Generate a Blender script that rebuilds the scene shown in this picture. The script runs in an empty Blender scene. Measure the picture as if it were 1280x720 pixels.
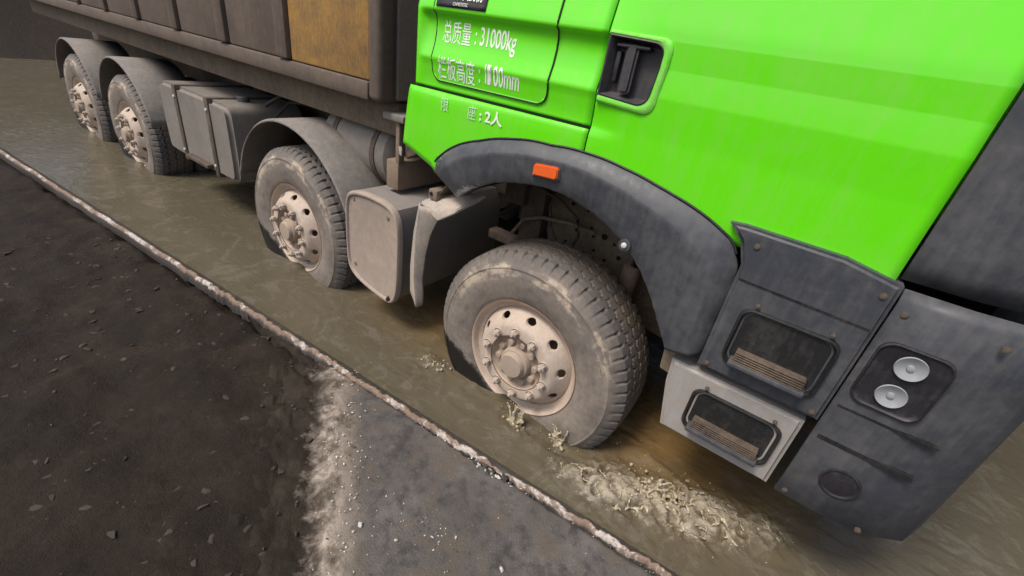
import bpy, bmesh, math, random
import numpy as np
from mathutils import Vector, Matrix, noise
R = math.radians
random.seed(7); rng = np.random.default_rng(7)
S = bpy.context.scene
COL = S.collection

# ------------------------------------------------------------------ camera
cam = bpy.data.cameras.new("camera"); co = bpy.data.objects.new("camera", cam); COL.objects.link(co)
cam.sensor_width = 36.0; cam.lens = 550/1280*36.0
cam.clip_start = 0.02; cam.clip_end = 3000
RX = (0.794, 0.591, 0.144); DN = (0.391, -0.314, -0.865); FW = (-0.466, 0.743, -0.481)
rx = Vector(RX).normalized(); fw = Vector(FW); fw = (fw - rx*fw.dot(rx)).normalized(); dn = fw.cross(rx)
M = Matrix.Identity(4)
for i in range(3):
    M[i][0] = rx[i]; M[i][1] = -dn[i]; M[i][2] = -fw[i]
M.translation = Vector((0.827, -1.497, 1.601))
co.matrix_world = M
S.camera = co

# ------------------------------------------------------------------ light
SUN_EL, SUN_AZ = 58, 205          # azimuth measured from +Y clockwise, degrees
w = bpy.data.worlds.new("World"); S.world = w; w.use_nodes = True
nt = w.node_tree; bg = nt.nodes['Background']
sky = nt.nodes.new('ShaderNodeTexSky'); sky.sky_type = 'NISHITA'; sky.sun_disc = False
sky.sun_elevation = R(SUN_EL); sky.sun_rotation = R(SUN_AZ)
sky.air_density = 1.0; sky.dust_density = 4.0; sky.ozone_density = 1.0
nt.links.new(sky.outputs[0], bg.inputs[0]); bg.inputs[1].default_value = 0.085
sl = bpy.data.lights.new("sun", 'SUN'); sl.energy = 1.5; sl.angle = R(18); sl.color = (1.0, 0.95, 0.88)
so = bpy.data.objects.new("sun", sl); COL.objects.link(so)
d = Vector((math.sin(R(SUN_AZ))*math.cos(R(SUN_EL)), math.cos(R(SUN_AZ))*math.cos(R(SUN_EL)), math.sin(R(SUN_EL))))
so.rotation_euler = d.to_track_quat('Z', 'Y').to_euler(); so.location = (0, -6, 12)
S.view_settings.view_transform = 'Standard'; S.view_settings.look = 'None'
S.view_settings.gamma = 1.0; S.view_settings.exposure = 0.88

# ------------------------------------------------------------------ materials
def ramp(nt, fac, stops):
    r = nt.nodes.new('ShaderNodeValToRGB'); e = r.color_ramp.elements
    while len(e) < len(stops): e.new(0.5)
    for el, (p, c) in zip(e, stops):
        el.position = p; el.color = (c, c, c, 1) if not hasattr(c, '__len__') else (*c, 1)
    nt.links.new(fac, r.inputs[0]); return r.outputs[0]
def nz(nt, vec, scale, detail=6, rough=0.6, dist=0.0):
    n = nt.nodes.new('ShaderNodeTexNoise'); n.inputs['Scale'].default_value = scale
    n.inputs['Detail'].default_value = detail; n.inputs['Roughness'].default_value = rough
    n.inputs['Distortion'].default_value = dist
    nt.links.new(vec, n.inputs['Vector']); return n.outputs['Fac']
def mix(nt, fac, a, b, mode='MIX'):
    m = nt.nodes.new('ShaderNodeMix'); m.data_type = 'RGBA'; m.blend_type = mode
    for sock, v in ((m.inputs[0], fac), (m.inputs[6], a), (m.inputs[7], b)):
        if hasattr(v, 'is_output') or isinstance(v, bpy.types.NodeSocket): nt.links.new(v, sock)
        elif hasattr(v, '__len__'): sock.default_value = (*v, 1)
        else: sock.default_value = v
    return m.outputs[2]
def math_(nt, op, a, b=None, c=None):
    m = nt.nodes.new('ShaderNodeMath'); m.operation = op
    for k, v in enumerate((a, b, c)):
        if v is None: continue
        if isinstance(v, bpy.types.NodeSocket): nt.links.new(v, m.inputs[k])
        else: m.inputs[k].default_value = v
    return m.outputs[0]
def bump(nt, h, strength, dist, normal=None):
    b = nt.nodes.new('ShaderNodeBump'); b.inputs['Strength'].default_value = strength
    b.inputs['Distance'].default_value = dist; nt.links.new(h, b.inputs['Height'])
    if normal is not None: nt.links.new(normal, b.inputs['Normal'])
    return b.outputs[0]
def newmat(name):
    m = bpy.data.materials.new(name); m.use_nodes = True
    nt = m.node_tree; p = nt.nodes['Principled BSDF']
    tc = nt.nodes.new('ShaderNodeTexCoord')
    return m, nt, p, tc.outputs['Object']
def dusty(name, base, dust=(0.27, 0.225, 0.175), amount=0.4, rough=0.6, scale=5.0, metal=0.0, bmp=0.25, bscale=60, coat=0.0, streak=True):
    """painted / plastic / metal surface with an uneven coat of dried dust"""
    m, nt, p, ob = newmat(name)
    a = nz(nt, ob, scale, 8, 0.62, 0.4); b = nz(nt, ob, scale*6.5, 6, 0.65)
    if streak:
        mp = nt.nodes.new('ShaderNodeMapping'); nt.links.new(ob, mp.inputs[0]); mp.inputs['Scale'].default_value = (6, 6, 0.7)
        c = nz(nt, mp.outputs[0], scale*2, 5, 0.6)
        a = math_(nt, 'ADD', math_(nt, 'MULTIPLY', a, .6), math_(nt, 'MULTIPLY', c, .4))
    ab = math_(nt, 'ADD', math_(nt, 'MULTIPLY', a, .7), math_(nt, 'MULTIPLY', b, .3))
    lo = 0.5 - 0.16 + (0.5-amount)*0.42; 
    f = ramp(nt, ab, [(max(0, lo), 0.0), (min(1, lo+0.32), 1.0)])
    dcol = mix(nt, b, tuple(x*0.8 for x in dust), tuple(min(1, x*1.15) for x in dust))
    nt.links.new(mix(nt, f, base, dcol), p.inputs['Base Color'])
    rr = nt.nodes.new('ShaderNodeMapRange'); nt.links.new(f, rr.inputs[0]); rr.inputs[3].default_value = rough; rr.inputs[4].default_value = 0.88
    nt.links.new(rr.outputs[0], p.inputs['Roughness'])
    p.inputs['Metallic'].default_value = metal
    p.inputs['Coat Weight'].default_value = coat; p.inputs['Coat Roughness'].default_value = .12
    h = nz(nt, ob, bscale, 6, 0.7)
    nt.links.new(bump(nt, h, bmp, 0.004), p.inputs['Normal'])
    return m

MAT = {}
def green_paint():
    m, nt, p, ob = newmat("green_paint")
    a = nz(nt, ob, 3.2, 8, .62, .5); b = nz(nt, ob, 46, 5, .7)
    mp = nt.nodes.new('ShaderNodeMapping'); nt.links.new(ob, mp.inputs[0]); mp.inputs['Scale'].default_value = (9, 9, .9)
    s = nz(nt, mp.outputs[0], 4, 6, .65)
    f = math_(nt, 'MULTIPLY', ramp(nt, math_(nt, 'ADD', math_(nt, 'MULTIPLY', a, .55), math_(nt, 'MULTIPLY', s, .45)), [(.45, 0), (.72, 1)]), .30)
    sp = math_(nt, 'MULTIPLY', ramp(nt, b, [(.66, 0), (.72, 1)]), .25)
    f = math_(nt, 'MAXIMUM', f, sp)
    nt.links.new(mix(nt, f, (0.135, 0.76, 0.004), (0.36, 0.50, 0.16)), p.inputs['Base Color'])
    nt.links.new(math_(nt, 'MULTIPLY_ADD', f, .5, .33), p.inputs['Roughness'])
    p.inputs['Coat Weight'].default_value = .8; p.inputs['Coat Roughness'].default_value = .1; p.inputs['Specular IOR Level'].default_value = .3
    nt.links.new(bump(nt, nz(nt, ob, 9, 3, .5), .06, .02), p.inputs['Normal'])
    return m
MAT['green'] = green_paint()
MAT['plastic'] = dusty('grey_plastic', (0.047, 0.051, 0.061), (0.125, 0.118, 0.112), .30, .42, 4, bmp=.12, bscale=140)
def flare_mat():
    m = MAT['plastic'].copy(); m.name = 'scuffed_arch_plastic'; nt = m.node_tree; p = nt.nodes['Principled BSDF']
    src = p.inputs['Base Color'].links[0].from_socket
    tc = nt.nodes.new('ShaderNodeTexCoord'); ob = tc.outputs['Object']
    at = nt.nodes.new('ShaderNodeAttribute'); at.attribute_name = 'wear'
    mp = nt.nodes.new('ShaderNodeMapping'); nt.links.new(ob, mp.inputs[0]); mp.inputs['Rotation'].default_value = (0, .9, 0); mp.inputs['Scale'].default_value = (12, 40, 160)
    n = nz(nt, mp.outputs[0], 1.0, 5, .7); n2 = nz(nt, ob, 60, 5, .7)
    f = ramp(nt, math_(nt, 'ADD', at.outputs['Fac'], math_(nt, 'ADD', math_(nt, 'MULTIPLY', math_(nt, 'SUBTRACT', n, .5), 1.0), math_(nt, 'MULTIPLY', math_(nt, 'SUBTRACT', n2, .5), .6))), [(.52, 0), (.72, .8)])
    nt.links.new(mix(nt, f, src, (0.42, 0.40, 0.38)), p.inputs['Base Color'])
    return m
MAT['flare'] = flare_mat()
MAT['plastic_dusty'] = dusty('dusty_plastic', (0.12, 0.115, 0.115), (0.26, 0.225, 0.185), .55, .6, 5, bmp=.2, bscale=90)
MAT['flap'] = dusty('flap_plastic', (0.25, 0.235, 0.24), (0.50, 0.41, 0.30), .58, .6, 7, bmp=.25, bscale=70)
MAT['cover'] = dusty('toolbox_cover_paint', (0.27, 0.222, 0.19), (0.385, 0.305, 0.24), .6, .7, 4, bmp=.15, bscale=50)
MAT['box'] = dusty('toolbox_paint', (0.19, 0.175, 0.165), (0.27, 0.235, 0.2), .5, .6, 3, bmp=.12, bscale=50)
MAT['chassis'] = dusty('chassis_paint', (0.04, 0.032, 0.027), (0.17, 0.12, 0.08), .42, .7, 6)
MAT['mudmetal'] = dusty('muddy_metal', (0.09, 0.07, 0.052), (0.25, 0.19, 0.125), .55, .75, 6)
MAT['beam'] = dusty('dusty_beam', (0.17, 0.12, 0.085), (0.27, 0.2, 0.14), .5, .8, 7)
MAT['tank'] = dusty('tank_paint', (0.15, 0.135, 0.12), (0.24, 0.21, 0.175), .5, .6, 4)
MAT['body'] = dusty('dump_body_paint', (0.085, 0.066, 0.053), (0.165, 0.122, 0.09), .5, .7, 4)
MAT['ochre'] = dusty('ochre_paint', (0.50, 0.27, 0.05), (0.15, 0.095, 0.06), .50, .6, 9)
MAT['black'] = dusty('black_rubber', (0.012, 0.012, 0.012), (0.06, 0.055, 0.05), .2, .5, 8)
MAT['rim'] = dusty('dusty_wheel_steel', (0.56, 0.455, 0.375), (0.38, 0.30, 0.225), .46, .62, 9, bmp=.2, bscale=120)
MAT['hub'] = dusty('dusty_hub', (0.33, 0.26, 0.2), (0.40, 0.31, 0.235), .5, .75, 14)
MAT['nut'] = dusty('dusty_nut', (0.40, 0.33, 0.27), (0.48, 0.39, 0.31), .5, .6, 20, bmp=.3, bscale=150)
MAT['rust'] = dusty('rusty_edge', (0.14, 0.055, 0.03), (0.26, 0.17, 0.11), .4, .8, 12)
MAT['white_step'] = dusty('pale_step_plastic', (0.34, 0.32, 0.30), (0.27, 0.235, 0.2), .4, .6, 6)
MAT['letter'] = dusty('white_lettering', (0.86, 0.90, 0.80), (0.55, 0.76, 0.38), .16, .6, 30, streak=False)
MAT['plate'] = dusty('black_sign_plate', (0.018, 0.016, 0.02), (0.07, 0.06, 0.06), .2, .45, 9)
MAT['surround'] = dusty('scuffed_green_paint', (0.135, 0.74, 0.004), (0.42, 0.62, 0.25), .34, .4, 9, coat=.3)
MAT['pocket'] = dusty('handle_plastic', (0.04, 0.038, 0.043), (0.10, 0.085, 0.08), .3, .5, 8)
MAT['worn_letter'] = dusty('worn_white_lettering', (0.70, 0.80, 0.62), (0.14, 0.62, 0.03), .38, .6, 60, streak=False)
def plain(name, col, rough, **kw):
    m, nt, p, ob = newmat(name)
    n = nz(nt, ob, kw.get('scale', 40), 5)
    nt.links.new(mix(nt, n, tuple(c*.8 for c in col), tuple(min(1, c*1.2) for c in col)), p.inputs['Base Color'])
    p.inputs['Roughness'].default_value = rough
    nt.links.new(bump(nt, n, .15, .002), p.inputs['Normal'])
    return m
MAT['orange'] = plain('orange_lens', (0.80, 0.13, 0.025), .25, scale=90)
MAT['bolt'] = plain('pale_bolt_steel', (0.6, 0.6, 0.58), .35)
MAT['dark'] = plain('dark_hole', (0.006, 0.005, 0.005), .9)
MAT['glass'] = plain('dark_window_glass', (0.01, 0.012, 0.013), .05)
MAT['cloth'] = plain('pale_rag', (0.55, 0.52, 0.46), .9)
MAT['lens'] = plain('headlight_lens', (0.3, 0.31, 0.32), .1)

def tyre_mat():
    m, nt, p, ob = newmat("dusty_tyre_rubber")
    sx = nt.nodes.new('ShaderNodeSeparateXYZ'); nt.links.new(ob, sx.inputs[0])
    x, y, z = sx.outputs
    rad = math_(nt, 'SQRT', math_(nt, 'ADD', math_(nt, 'MULTIPLY', x, x), math_(nt, 'MULTIPLY', z, z)))
    n1 = nz(nt, ob, 5, 8, .65, .6); n2 = nz(nt, ob, 34, 6, .7)
    ang = math_(nt, 'ARCTAN2', z, x)
    cv = nt.nodes.new('ShaderNodeCombineXYZ'); nt.links.new(math_(nt, 'MULTIPLY', rad, 11), cv.inputs[0]); nt.links.new(math_(nt, 'MULTIPLY', ang, 1.5), cv.inputs[1]); nt.links.new(math_(nt, 'MULTIPLY', y, 12), cv.inputs[2])
    n3 = nz(nt, cv.outputs[0], 1.6, 6, .6)           # mud smeared round the sidewall
    mud = math_(nt, 'ADD', math_(nt, 'MULTIPLY', n1, .42), math_(nt, 'ADD', math_(nt, 'MULTIPLY', n2, .2), math_(nt, 'MULTIPLY', n3, .38)))
    f = ramp(nt, mud, [(.36, .25), (.56, .85), (.64, 1)])
    side = ramp(nt, rad, [(.47, 1.0), (.53, .5)])
    f = math_(nt, 'MULTIPLY', f, side)
    col = mix(nt, f, (0.055, 0.053, 0.055), mix(nt, n2, (0.185, 0.152, 0.125), (0.31, 0.26, 0.21)))
    # caked pale clay on the upper sidewall
    clay = ramp(nt, math_(nt, 'ADD', math_(nt, 'MULTIPLY', n3, .5), math_(nt, 'ADD', math_(nt, 'MULTIPLY', n1, .3), math_(nt, 'MULTIPLY', n2, .2))), [(.51, 0), (.57, 1)])
    band = math_(nt, 'MULTIPLY', ramp(nt, rad, [(.41, 0), (.44, 1), (.485, 1), (.50, 0)]), ramp(nt, z, [(.12, 0), (.2, 1)]))
    col = mix(nt, math_(nt, 'MULTIPLY', math_(nt, 'MULTIPLY', clay, band), .85), col, (0.46, 0.37, 0.28))
    # brown mud on the tread towards the inside shoulder
    inn = math_(nt, 'MULTIPLY', ramp(nt, y, [(.06, 0), (.22, 1)]), ramp(nt, n1, [(.35, .35), (.6, 1)]))
    col = mix(nt, inn, col, (0.17, 0.13, 0.085))
    # fresh wet rubber where the tyre has just left the puddle
    e = math_(nt, 'ADD', math_(nt, 'MULTIPLY', x, .21), math_(nt, 'MULTIPLY', z, .35))
    e = math_(nt, 'ADD', e, math_(nt, 'MULTIPLY', math_(nt, 'SUBTRACT', n1, .5), .035))
    e = math_(nt, 'ADD', e, math_(nt, 'MULTIPLY', math_(nt, 'SUBTRACT', n2, .5), .022))
    wet = math_(nt, 'MULTIPLY', ramp(nt, math_(nt, 'MULTIPLY_ADD', e, 10, 1.8), [(.44, 1), (.50, .93), (.58, 0)]), math_(nt, 'LESS_THAN', x, -.02))
    low = ramp(nt, math_(nt, 'ADD', z, math_(nt, 'MULTIPLY', math_(nt, 'SUBTRACT', n1, .5), .1)), [(.0, 0), (1, 0)])
    col = mix(nt, wet, col, (0.0085, 0.0075, 0.0065))
    nt.links.new(col, p.inputs['Base Color'])
    nt.links.new(math_(nt, 'SUBTRACT', .82, math_(nt, 'MULTIPLY', wet, .45)), p.inputs['Roughness'])
    nt.links.new(bump(nt, math_(nt, 'ADD', n2, math_(nt, 'MULTIPLY', f, .5)), .35, .004), p.inputs['Normal'])
    return m
MAT['tyre'] = tyre_mat()

def ground_mat(name, cols, scale, rough, bmp, bs, bd=.01, wet=None, speck=None):
    m, nt, p, ob = newmat(name)
    n1 = nz(nt, ob, scale, 9, .65, .5); n2 = nz(nt, ob, scale*11, 8, .7); n3 = nz(nt, ob, scale*60, 4, .7)
    a = math_(nt, 'ADD', math_(nt, 'MULTIPLY', n1, .6), math_(nt, 'ADD', math_(nt, 'MULTIPLY', n2, .28), math_(nt, 'MULTIPLY', n3, .12)))
    k = len(cols)
    col = ramp(nt, a, [(.36 + .3*i/(k-1), c) for i, c in enumerate(cols)])
    if speck:
        v = nt.nodes.new('ShaderNodeTexVoronoi'); v.inputs['Scale'].default_value = speck[0]; nt.links.new(ob, v.inputs['Vector'])
        s = nt.nodes.new('ShaderNodeSeparateColor'); nt.links.new(v.outputs['Color'], s.inputs[0])
        on = math_(nt, 'MULTIPLY', math_(nt, 'LESS_THAN', v.outputs['Distance'], .26), math_(nt, 'GREATER_THAN', s.outputs[0], speck[1]))
        col = mix(nt, math_(nt, 'MULTIPLY', on, .8), col, speck[2])
    nt.links.new(col, p.inputs['Base Color'])
    rr = ramp(nt, n1, [(.35, rough[0]), (.65, rough[1])]); nt.links.new(rr, p.inputs['Roughness'])
    h = math_(nt, 'ADD', nz(nt, ob, bs, 8, .7), math_(nt, 'MULTIPLY', n3, .35))
    nt.links.new(bump(nt, h, bmp, bd), p.inputs['Normal'])
    return m
def pave_mat():
    m, nt, p, ob = newmat('worn_asphalt')
    at = nt.nodes.new('ShaderNodeAttribute'); at.attribute_name = 'edge'; sd = at.outputs['Fac']
    n1 = nz(nt, ob, 2.4, 9, .65, .6); n2 = nz(nt, ob, 19, 8, .7); n3 = nz(nt, ob, 150, 4, .7); n4 = nz(nt, ob, 7, 8, .68, .4)
    a = math_(nt, 'ADD', math_(nt, 'MULTIPLY', n1, .5), math_(nt, 'ADD', math_(nt, 'MULTIPLY', n2, .32), math_(nt, 'MULTIPLY', n3, .18)))
    asp = ramp(nt, a, [(.36, (.060, .054, .051)), (.5, (.102, .093, .088)), (.66, (.17, .153, .142))])
    brown = ramp(nt, n4, [(.48, 0), (.62, .75)])
    asp = mix(nt, brown, asp, (.125, .10, .078))
    damp = ramp(nt, math_(nt, 'ADD', math_(nt, 'MULTIPLY', n4, .6), math_(nt, 'MULTIPLY', n2, .4)), [(.40, .8), (.485, 0)])
    asp = mix(nt, damp, asp, (.052, .047, .045))
    v = nt.nodes.new('ShaderNodeTexVoronoi'); v.inputs['Scale'].default_value = 130; nt.links.new(ob, v.inputs['Vector'])
    sc = nt.nodes.new('ShaderNodeSeparateColor'); nt.links.new(v.outputs['Color'], sc.inputs[0])
    on = math_(nt, 'MULTIPLY', math_(nt, 'LESS_THAN', v.outputs['Distance'], .27), math_(nt, 'GREATER_THAN', sc.outputs[0], .86))
    asp = mix(nt, math_(nt, 'MULTIPLY', on, .6), asp, mix(nt, sc.outputs[1], (.03, .028, .028), (.27, .25, .23)))
    snd = ramp(nt, math_(nt, 'ADD', math_(nt, 'MULTIPLY', n4, .5), math_(nt, 'MULTIPLY', n2, .5)), [(.38, (.09, .072, .058)), (.5, (.24, .195, .16)), (.62, (.42, .36, .31))])
    m1 = nz(nt, ob, 3.5, 9, .65, .5); m2 = nz(nt, ob, 38.5, 8, .7); m3 = nz(nt, ob, 210, 4, .7)
    am = math_(nt, 'ADD', math_(nt, 'MULTIPLY', m1, .6), math_(nt, 'ADD', math_(nt, 'MULTIPLY', m2, .28), math_(nt, 'MULTIPLY', m3, .12)))
    mud = ramp(nt, am, [(.36, (.012, .009, .0065)), (.51, (.026, .019, .013)), (.66, (.045, .034, .024))])
    j = math_(nt, 'ADD', math_(nt, 'MULTIPLY', math_(nt, 'SUBTRACT', n4, .5), .34), math_(nt, 'MULTIPLY', math_(nt, 'SUBTRACT', n2, .5), .20))
    s = math_(nt, 'ADD', sd, j)
    fs = nt.nodes.new('ShaderNodeMapRange'); nt.links.new(s, fs.inputs[0]); fs.inputs[1].default_value = .06; fs.inputs[2].default_value = -.01
    fm = nt.nodes.new('ShaderNodeMapRange'); nt.links.new(s, fm.inputs[0]); fm.inputs[1].default_value = -.035; fm.inputs[2].default_value = -.15
    col = mix(nt, fm.outputs[0], mix(nt, fs.outputs[0], asp, snd), mud)
    nt.links.new(col, p.inputs['Base Color'])
    nt.links.new(math_(nt, 'MULTIPLY_ADD', damp, -.45, .8), p.inputs['Roughness'])
    p.inputs['Specular IOR Level'].default_value = .2
    nt.links.new(bump(nt, math_(nt, 'ADD', n2, math_(nt, 'MULTIPLY', n3, .6)), .75, .008), p.inputs['Normal'])
    return m
MAT['pave'] = pave_mat()
MAT['mud'] = ground_mat('dark_wet_mud', [(0.012, 0.009, 0.0065), (0.026, 0.019, 0.013), (0.045, 0.034, 0.024)], 3.5, (.7, .95), .8, 22, .02)
MAT['mud'].node_tree.nodes['Principled BSDF'].inputs['Specular IOR Level'].default_value = .2
MAT['clod'] = ground_mat('mud_clod', [(0.02, 0.015, 0.011), (0.045, 0.034, 0.025), (0.09, 0.072, 0.056)], 14, (.7, .95), .6, 90, .004)
MAT['stone'] = ground_mat('pale_stone', [(0.35, 0.32, 0.29), (0.55, 0.52, 0.48), (0.75, 0.72, 0.68)], 30, (.8, .9), .5, 150, .002)
MAT['darkstone'] = ground_mat('dark_stone', [(0.02, 0.017, 0.015), (0.05, 0.045, 0.04), (0.10, 0.09, 0.085)], 30, (.5, .8), .5, 150, .002)

def water_mat():
    m, nt, p, ob = newmat("muddy_water")
    at = nt.nodes.new('ShaderNodeAttribute'); at.attribute_name = 'foam'
    fo = at.outputs['Fac']
    n1 = nz(nt, ob, 1.7, 5, .55, .8); n2 = nz(nt, ob, 38, 7, .75, 1.2)
    scum = ramp(nt, math_(nt, 'ADD', math_(nt, 'MULTIPLY', nz(nt, ob, 4.5, 8, .65, 1.8), .7), math_(nt, 'MULTIPLY', n2, .3)), [(.52, 0), (.60, .35), (.64, .1), (.72, .4)])
    a2 = nt.nodes.new('ShaderNodeAttribute'); a2.attribute_name = 'silt'
    base = mix(nt, n1, (0.078, 0.067, 0.042), (0.125, 0.106, 0.072))
    base = mix(nt, a2.outputs['Fac'], base, (0.21, 0.125, 0.045))
    base = mix(nt, scum, base, (.20, .18, .145))
    g = ramp(nt, math_(nt, 'ADD', fo, math_(nt, 'MULTIPLY', math_(nt, 'SUBTRACT', n2, .5), 1.1)), [(.30, 0), (.85, 1)])
    col = mix(nt, g, base, mix(nt, n2, (0.17, 0.15, 0.125), (0.50, 0.43, 0.31)))
    nt.links.new(col, p.inputs['Base Color'])
    nt.links.new(math_(nt, 'MULTIPLY_ADD', g, .3, .07), p.inputs['Roughness'])
    p.inputs['IOR'].default_value = 1.33
    mpw = nt.nodes.new('ShaderNodeMapping'); nt.links.new(ob, mpw.inputs[0]); mpw.inputs['Rotation'].default_value = (0, 0, .35); mpw.inputs['Scale'].default_value = (1, 2.2, 1)
    h = math_(nt, 'ADD', math_(nt, 'ADD', nz(nt, mpw.outputs[0], 9, 4, .55, 1.2), math_(nt, 'MULTIPLY', nz(nt, mpw.outputs[0], 26, 2, .4, .6), .22)), math_(nt, 'MULTIPLY', math_(nt, 'MULTIPLY', n2, fo), 1.6))
    nt.links.new(bump(nt, h, .36, .012), p.inputs['Normal'])
    return m
MAT['water'] = water_mat()
def splash_mat():
    m, nt, p, ob = newmat("splashing_muddy_water")
    n = nz(nt, ob, 55, 6, .7)
    nt.links.new(ramp(nt, n, [(.35, (0.30, 0.245, 0.155)), (.55, (0.50, 0.425, 0.29)), (.7, (0.74, 0.67, 0.50))]), p.inputs['Base Color'])
    p.inputs['Roughness'].default_value = .06; p.inputs['IOR'].default_value = 1.33
    p.inputs['Transmission Weight'].default_value = .22
    p.inputs['Subsurface Weight'].default_value = 0.0
    nt.links.new(bump(nt, n, .3, .006), p.inputs['Normal'])
    return m
MAT['splash'] = splash_mat()
def kerb_mat():
    m, nt, p, ob = newmat("chipped_wet_concrete")
    at = nt.nodes.new('ShaderNodeAttribute'); at.attribute_name = 'crest'
    n1 = nz(nt, ob, 7, 8, .7, .5); n2 = nz(nt, ob, 45, 7, .7)
    wet = mix(nt, n2, (0.060, 0.055, 0.051), (0.12, 0.11, 0.10))
    brown = mix(nt, n2, (0.12, 0.075, 0.05), (0.30, 0.215, 0.16))
    pale = mix(nt, n2, (0.28, 0.225, 0.185), (0.70, 0.64, 0.59))
    c = at.outputs['Fac']
    f1 = ramp(nt, math_(nt, 'ADD', c, math_(nt, 'MULTIPLY', math_(nt, 'SUBTRACT', n2, .5), .6)), [(.35, 0), (.6, 1)])
    f2 = math_(nt, 'MULTIPLY', f1, ramp(nt, math_(nt, 'ADD', math_(nt, 'MULTIPLY', n1, .72), math_(nt, 'MULTIPLY', n2, .28)), [(.50, 0), (.56, 1)]))
    nt.links.new(mix(nt, f2, mix(nt, f1, wet, brown), pale), p.inputs['Base Color'])
    nt.links.new(math_(nt, 'MULTIPLY_ADD', f1, .4, .4), p.inputs['Roughness'])
    nt.links.new(bump(nt, math_(nt, 'ADD', n2, nz(nt, ob, 140, 4, .7)), .6, .006), p.inputs['Normal'])
    return m
MAT['kerb'] = kerb_mat()

# ------------------------------------------------------------------ mesh helpers
def link(name, me, mat=None, parent=None, smooth=False):
    o = bpy.data.objects.new(name, me); COL.objects.link(o)
    if mat is not None: me.materials.append(MAT[mat] if isinstance(mat, str) else mat)
    if parent is not None: o.parent = parent
    if smooth: me.shade_smooth()
    return o
def tag(o, label=None, cat=None, group=None, kind=None):
    if label: o['label'] = label
    if cat: o['category'] = cat
    if group: o['group'] = group
    if kind: o['kind'] = kind
    return o
def fin(bm, name, mat, parent=None, smooth=False, angle=None):
    bmesh.ops.recalc_face_normals(bm, faces=bm.faces[:])
    me = bpy.data.meshes.new(name); bm.to_mesh(me); bm.free()
    o = link(name, me, mat, parent, smooth or angle is not None)
    if angle is not None:
        me.set_sharp_from_angle(angle=R(angle))
    return o
def add_box(bm, x0, x1, y0, y1, z0, z1, bev=0.0, seg=2):
    r = bmesh.ops.create_cube(bm, size=1.0)
    vs = r['verts']
    for v in vs:
        v.co = Vector(((x0+x1)/2 + v.co.x*(x1-x0), (y0+y1)/2 + v.co.y*(y1-y0), (z0+z1)/2 + v.co.z*(z1-z0)))
    if bev > 0:
        es = {e for v in vs for e in v.link_edges}
        bmesh.ops.bevel(bm, geom=list(es), offset=bev, segments=seg, affect='EDGES', profile=.5)
def box(name, mat, parent, x0, x1, y0, y1, z0, z1, bev=0.006, seg=2):
    bm = bmesh.new(); add_box(bm, x0, x1, y0, y1, z0, z1, bev, seg)
    return fin(bm, name, mat, parent, angle=40)
def add_tube(bm, pts, rad, n=10, cap=True):
    rings = []
    for i, p in enumerate(pts):
        p = Vector(p)
        t = (Vector(pts[min(i+1, len(pts)-1)]) - Vector(pts[max(i-1, 0)])).normalized()
        a = t.cross(Vector((0, 0, 1)));
        if a.length < .05: a = t.cross(Vector((1, 0, 0)))
        a.normalize(); b = t.cross(a)
        r = rad[i] if hasattr(rad, '__len__') else rad
        rings.append([bm.verts.new(p + (a*math.cos(2*math.pi*k/n) + b*math.sin(2*math.pi*k/n))*r) for k in range(n)])
    for A, B in zip(rings, rings[1:]):
        for k in range(n): bm.faces.new((A[k], A[(k+1) % n], B[(k+1) % n], B[k]))
    if cap:
        bm.faces.new(rings[0]); bm.faces.new(rings[-1])
def tube(name, mat, parent, pts, rad, n=10):
    bm = bmesh.new(); add_tube(bm, pts, rad, n); return fin(bm, name, mat, parent, angle=50)
def add_lathe(bm, prof, n=96, closed=False):
    """profile of (radius, y) turned about the Y axis"""
    rings = []
    for (r, y) in prof:
        if r < 1e-5: rings.append([bm.verts.new((0, y, 0))])
        else: rings.append([bm.verts.new((r*math.cos(2*math.pi*k/n), y, r*math.sin(2*math.pi*k/n))) for k in range(n)])
    pairs = list(zip(rings, rings[1:]))
    if closed: pairs.append((rings[-1], rings[0]))
    for A, B in pairs:
        for k in range(n):
            q = (k+1) % n
            if len(A) == 1 and len(B) == 1: continue
            if len(A) == 1: bm.faces.new((A[0], B[q], B[k]))
            elif len(B) == 1: bm.faces.new((A[k], A[q], B[0]))
            else: bm.faces.new((A[k], A[q], B[q], B[k]))
def lathe(name, mat, parent, prof, n=96, closed=False, angle=35):
    bm = bmesh.new(); add_lathe(bm, prof, n, closed); return fin(bm, name, mat, parent, angle=angle)
def prism(name, mat, parent, poly, y0, y1, bev=.004, seg=2, angle=40):
    """outline in x,z extruded in y"""
    bm = bmesh.new()
    a = [bm.verts.new((x, y0, z)) for x, z in poly]; b = [bm.verts.new((x, y1, z)) for x, z in poly]
    n = len(poly)
    bm.faces.new(a); bm.faces.new(b[::-1])
    for i in range(n): bm.faces.new((a[i], b[i], b[(i+1) % n], a[(i+1) % n]))
    bmesh.ops.recalc_face_normals(bm, faces=bm.faces[:])
    if bev: bmesh.ops.bevel(bm, geom=[e for e in bm.edges if abs((e.verts[0].co-e.verts[1].co).y) < 1e-6], offset=bev, segments=seg, affect='EDGES')
    return fin(bm, name, mat, parent, angle=angle)
def hull(name, mat, parent, pts, bev=.006):
    bm = bmesh.new()
    for p in pts: bm.verts.new(p)
    bmesh.ops.convex_hull(bm, input=bm.verts[:])
    bmesh.ops.dissolve_limit(bm, angle_limit=R(2), verts=bm.verts[:], edges=bm.edges[:])
    if bev: bmesh.ops.bevel(bm, geom=bm.edges[:], offset=bev, segments=2, affect='EDGES')
    return fin(bm, name, mat, parent, angle=40)
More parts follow.
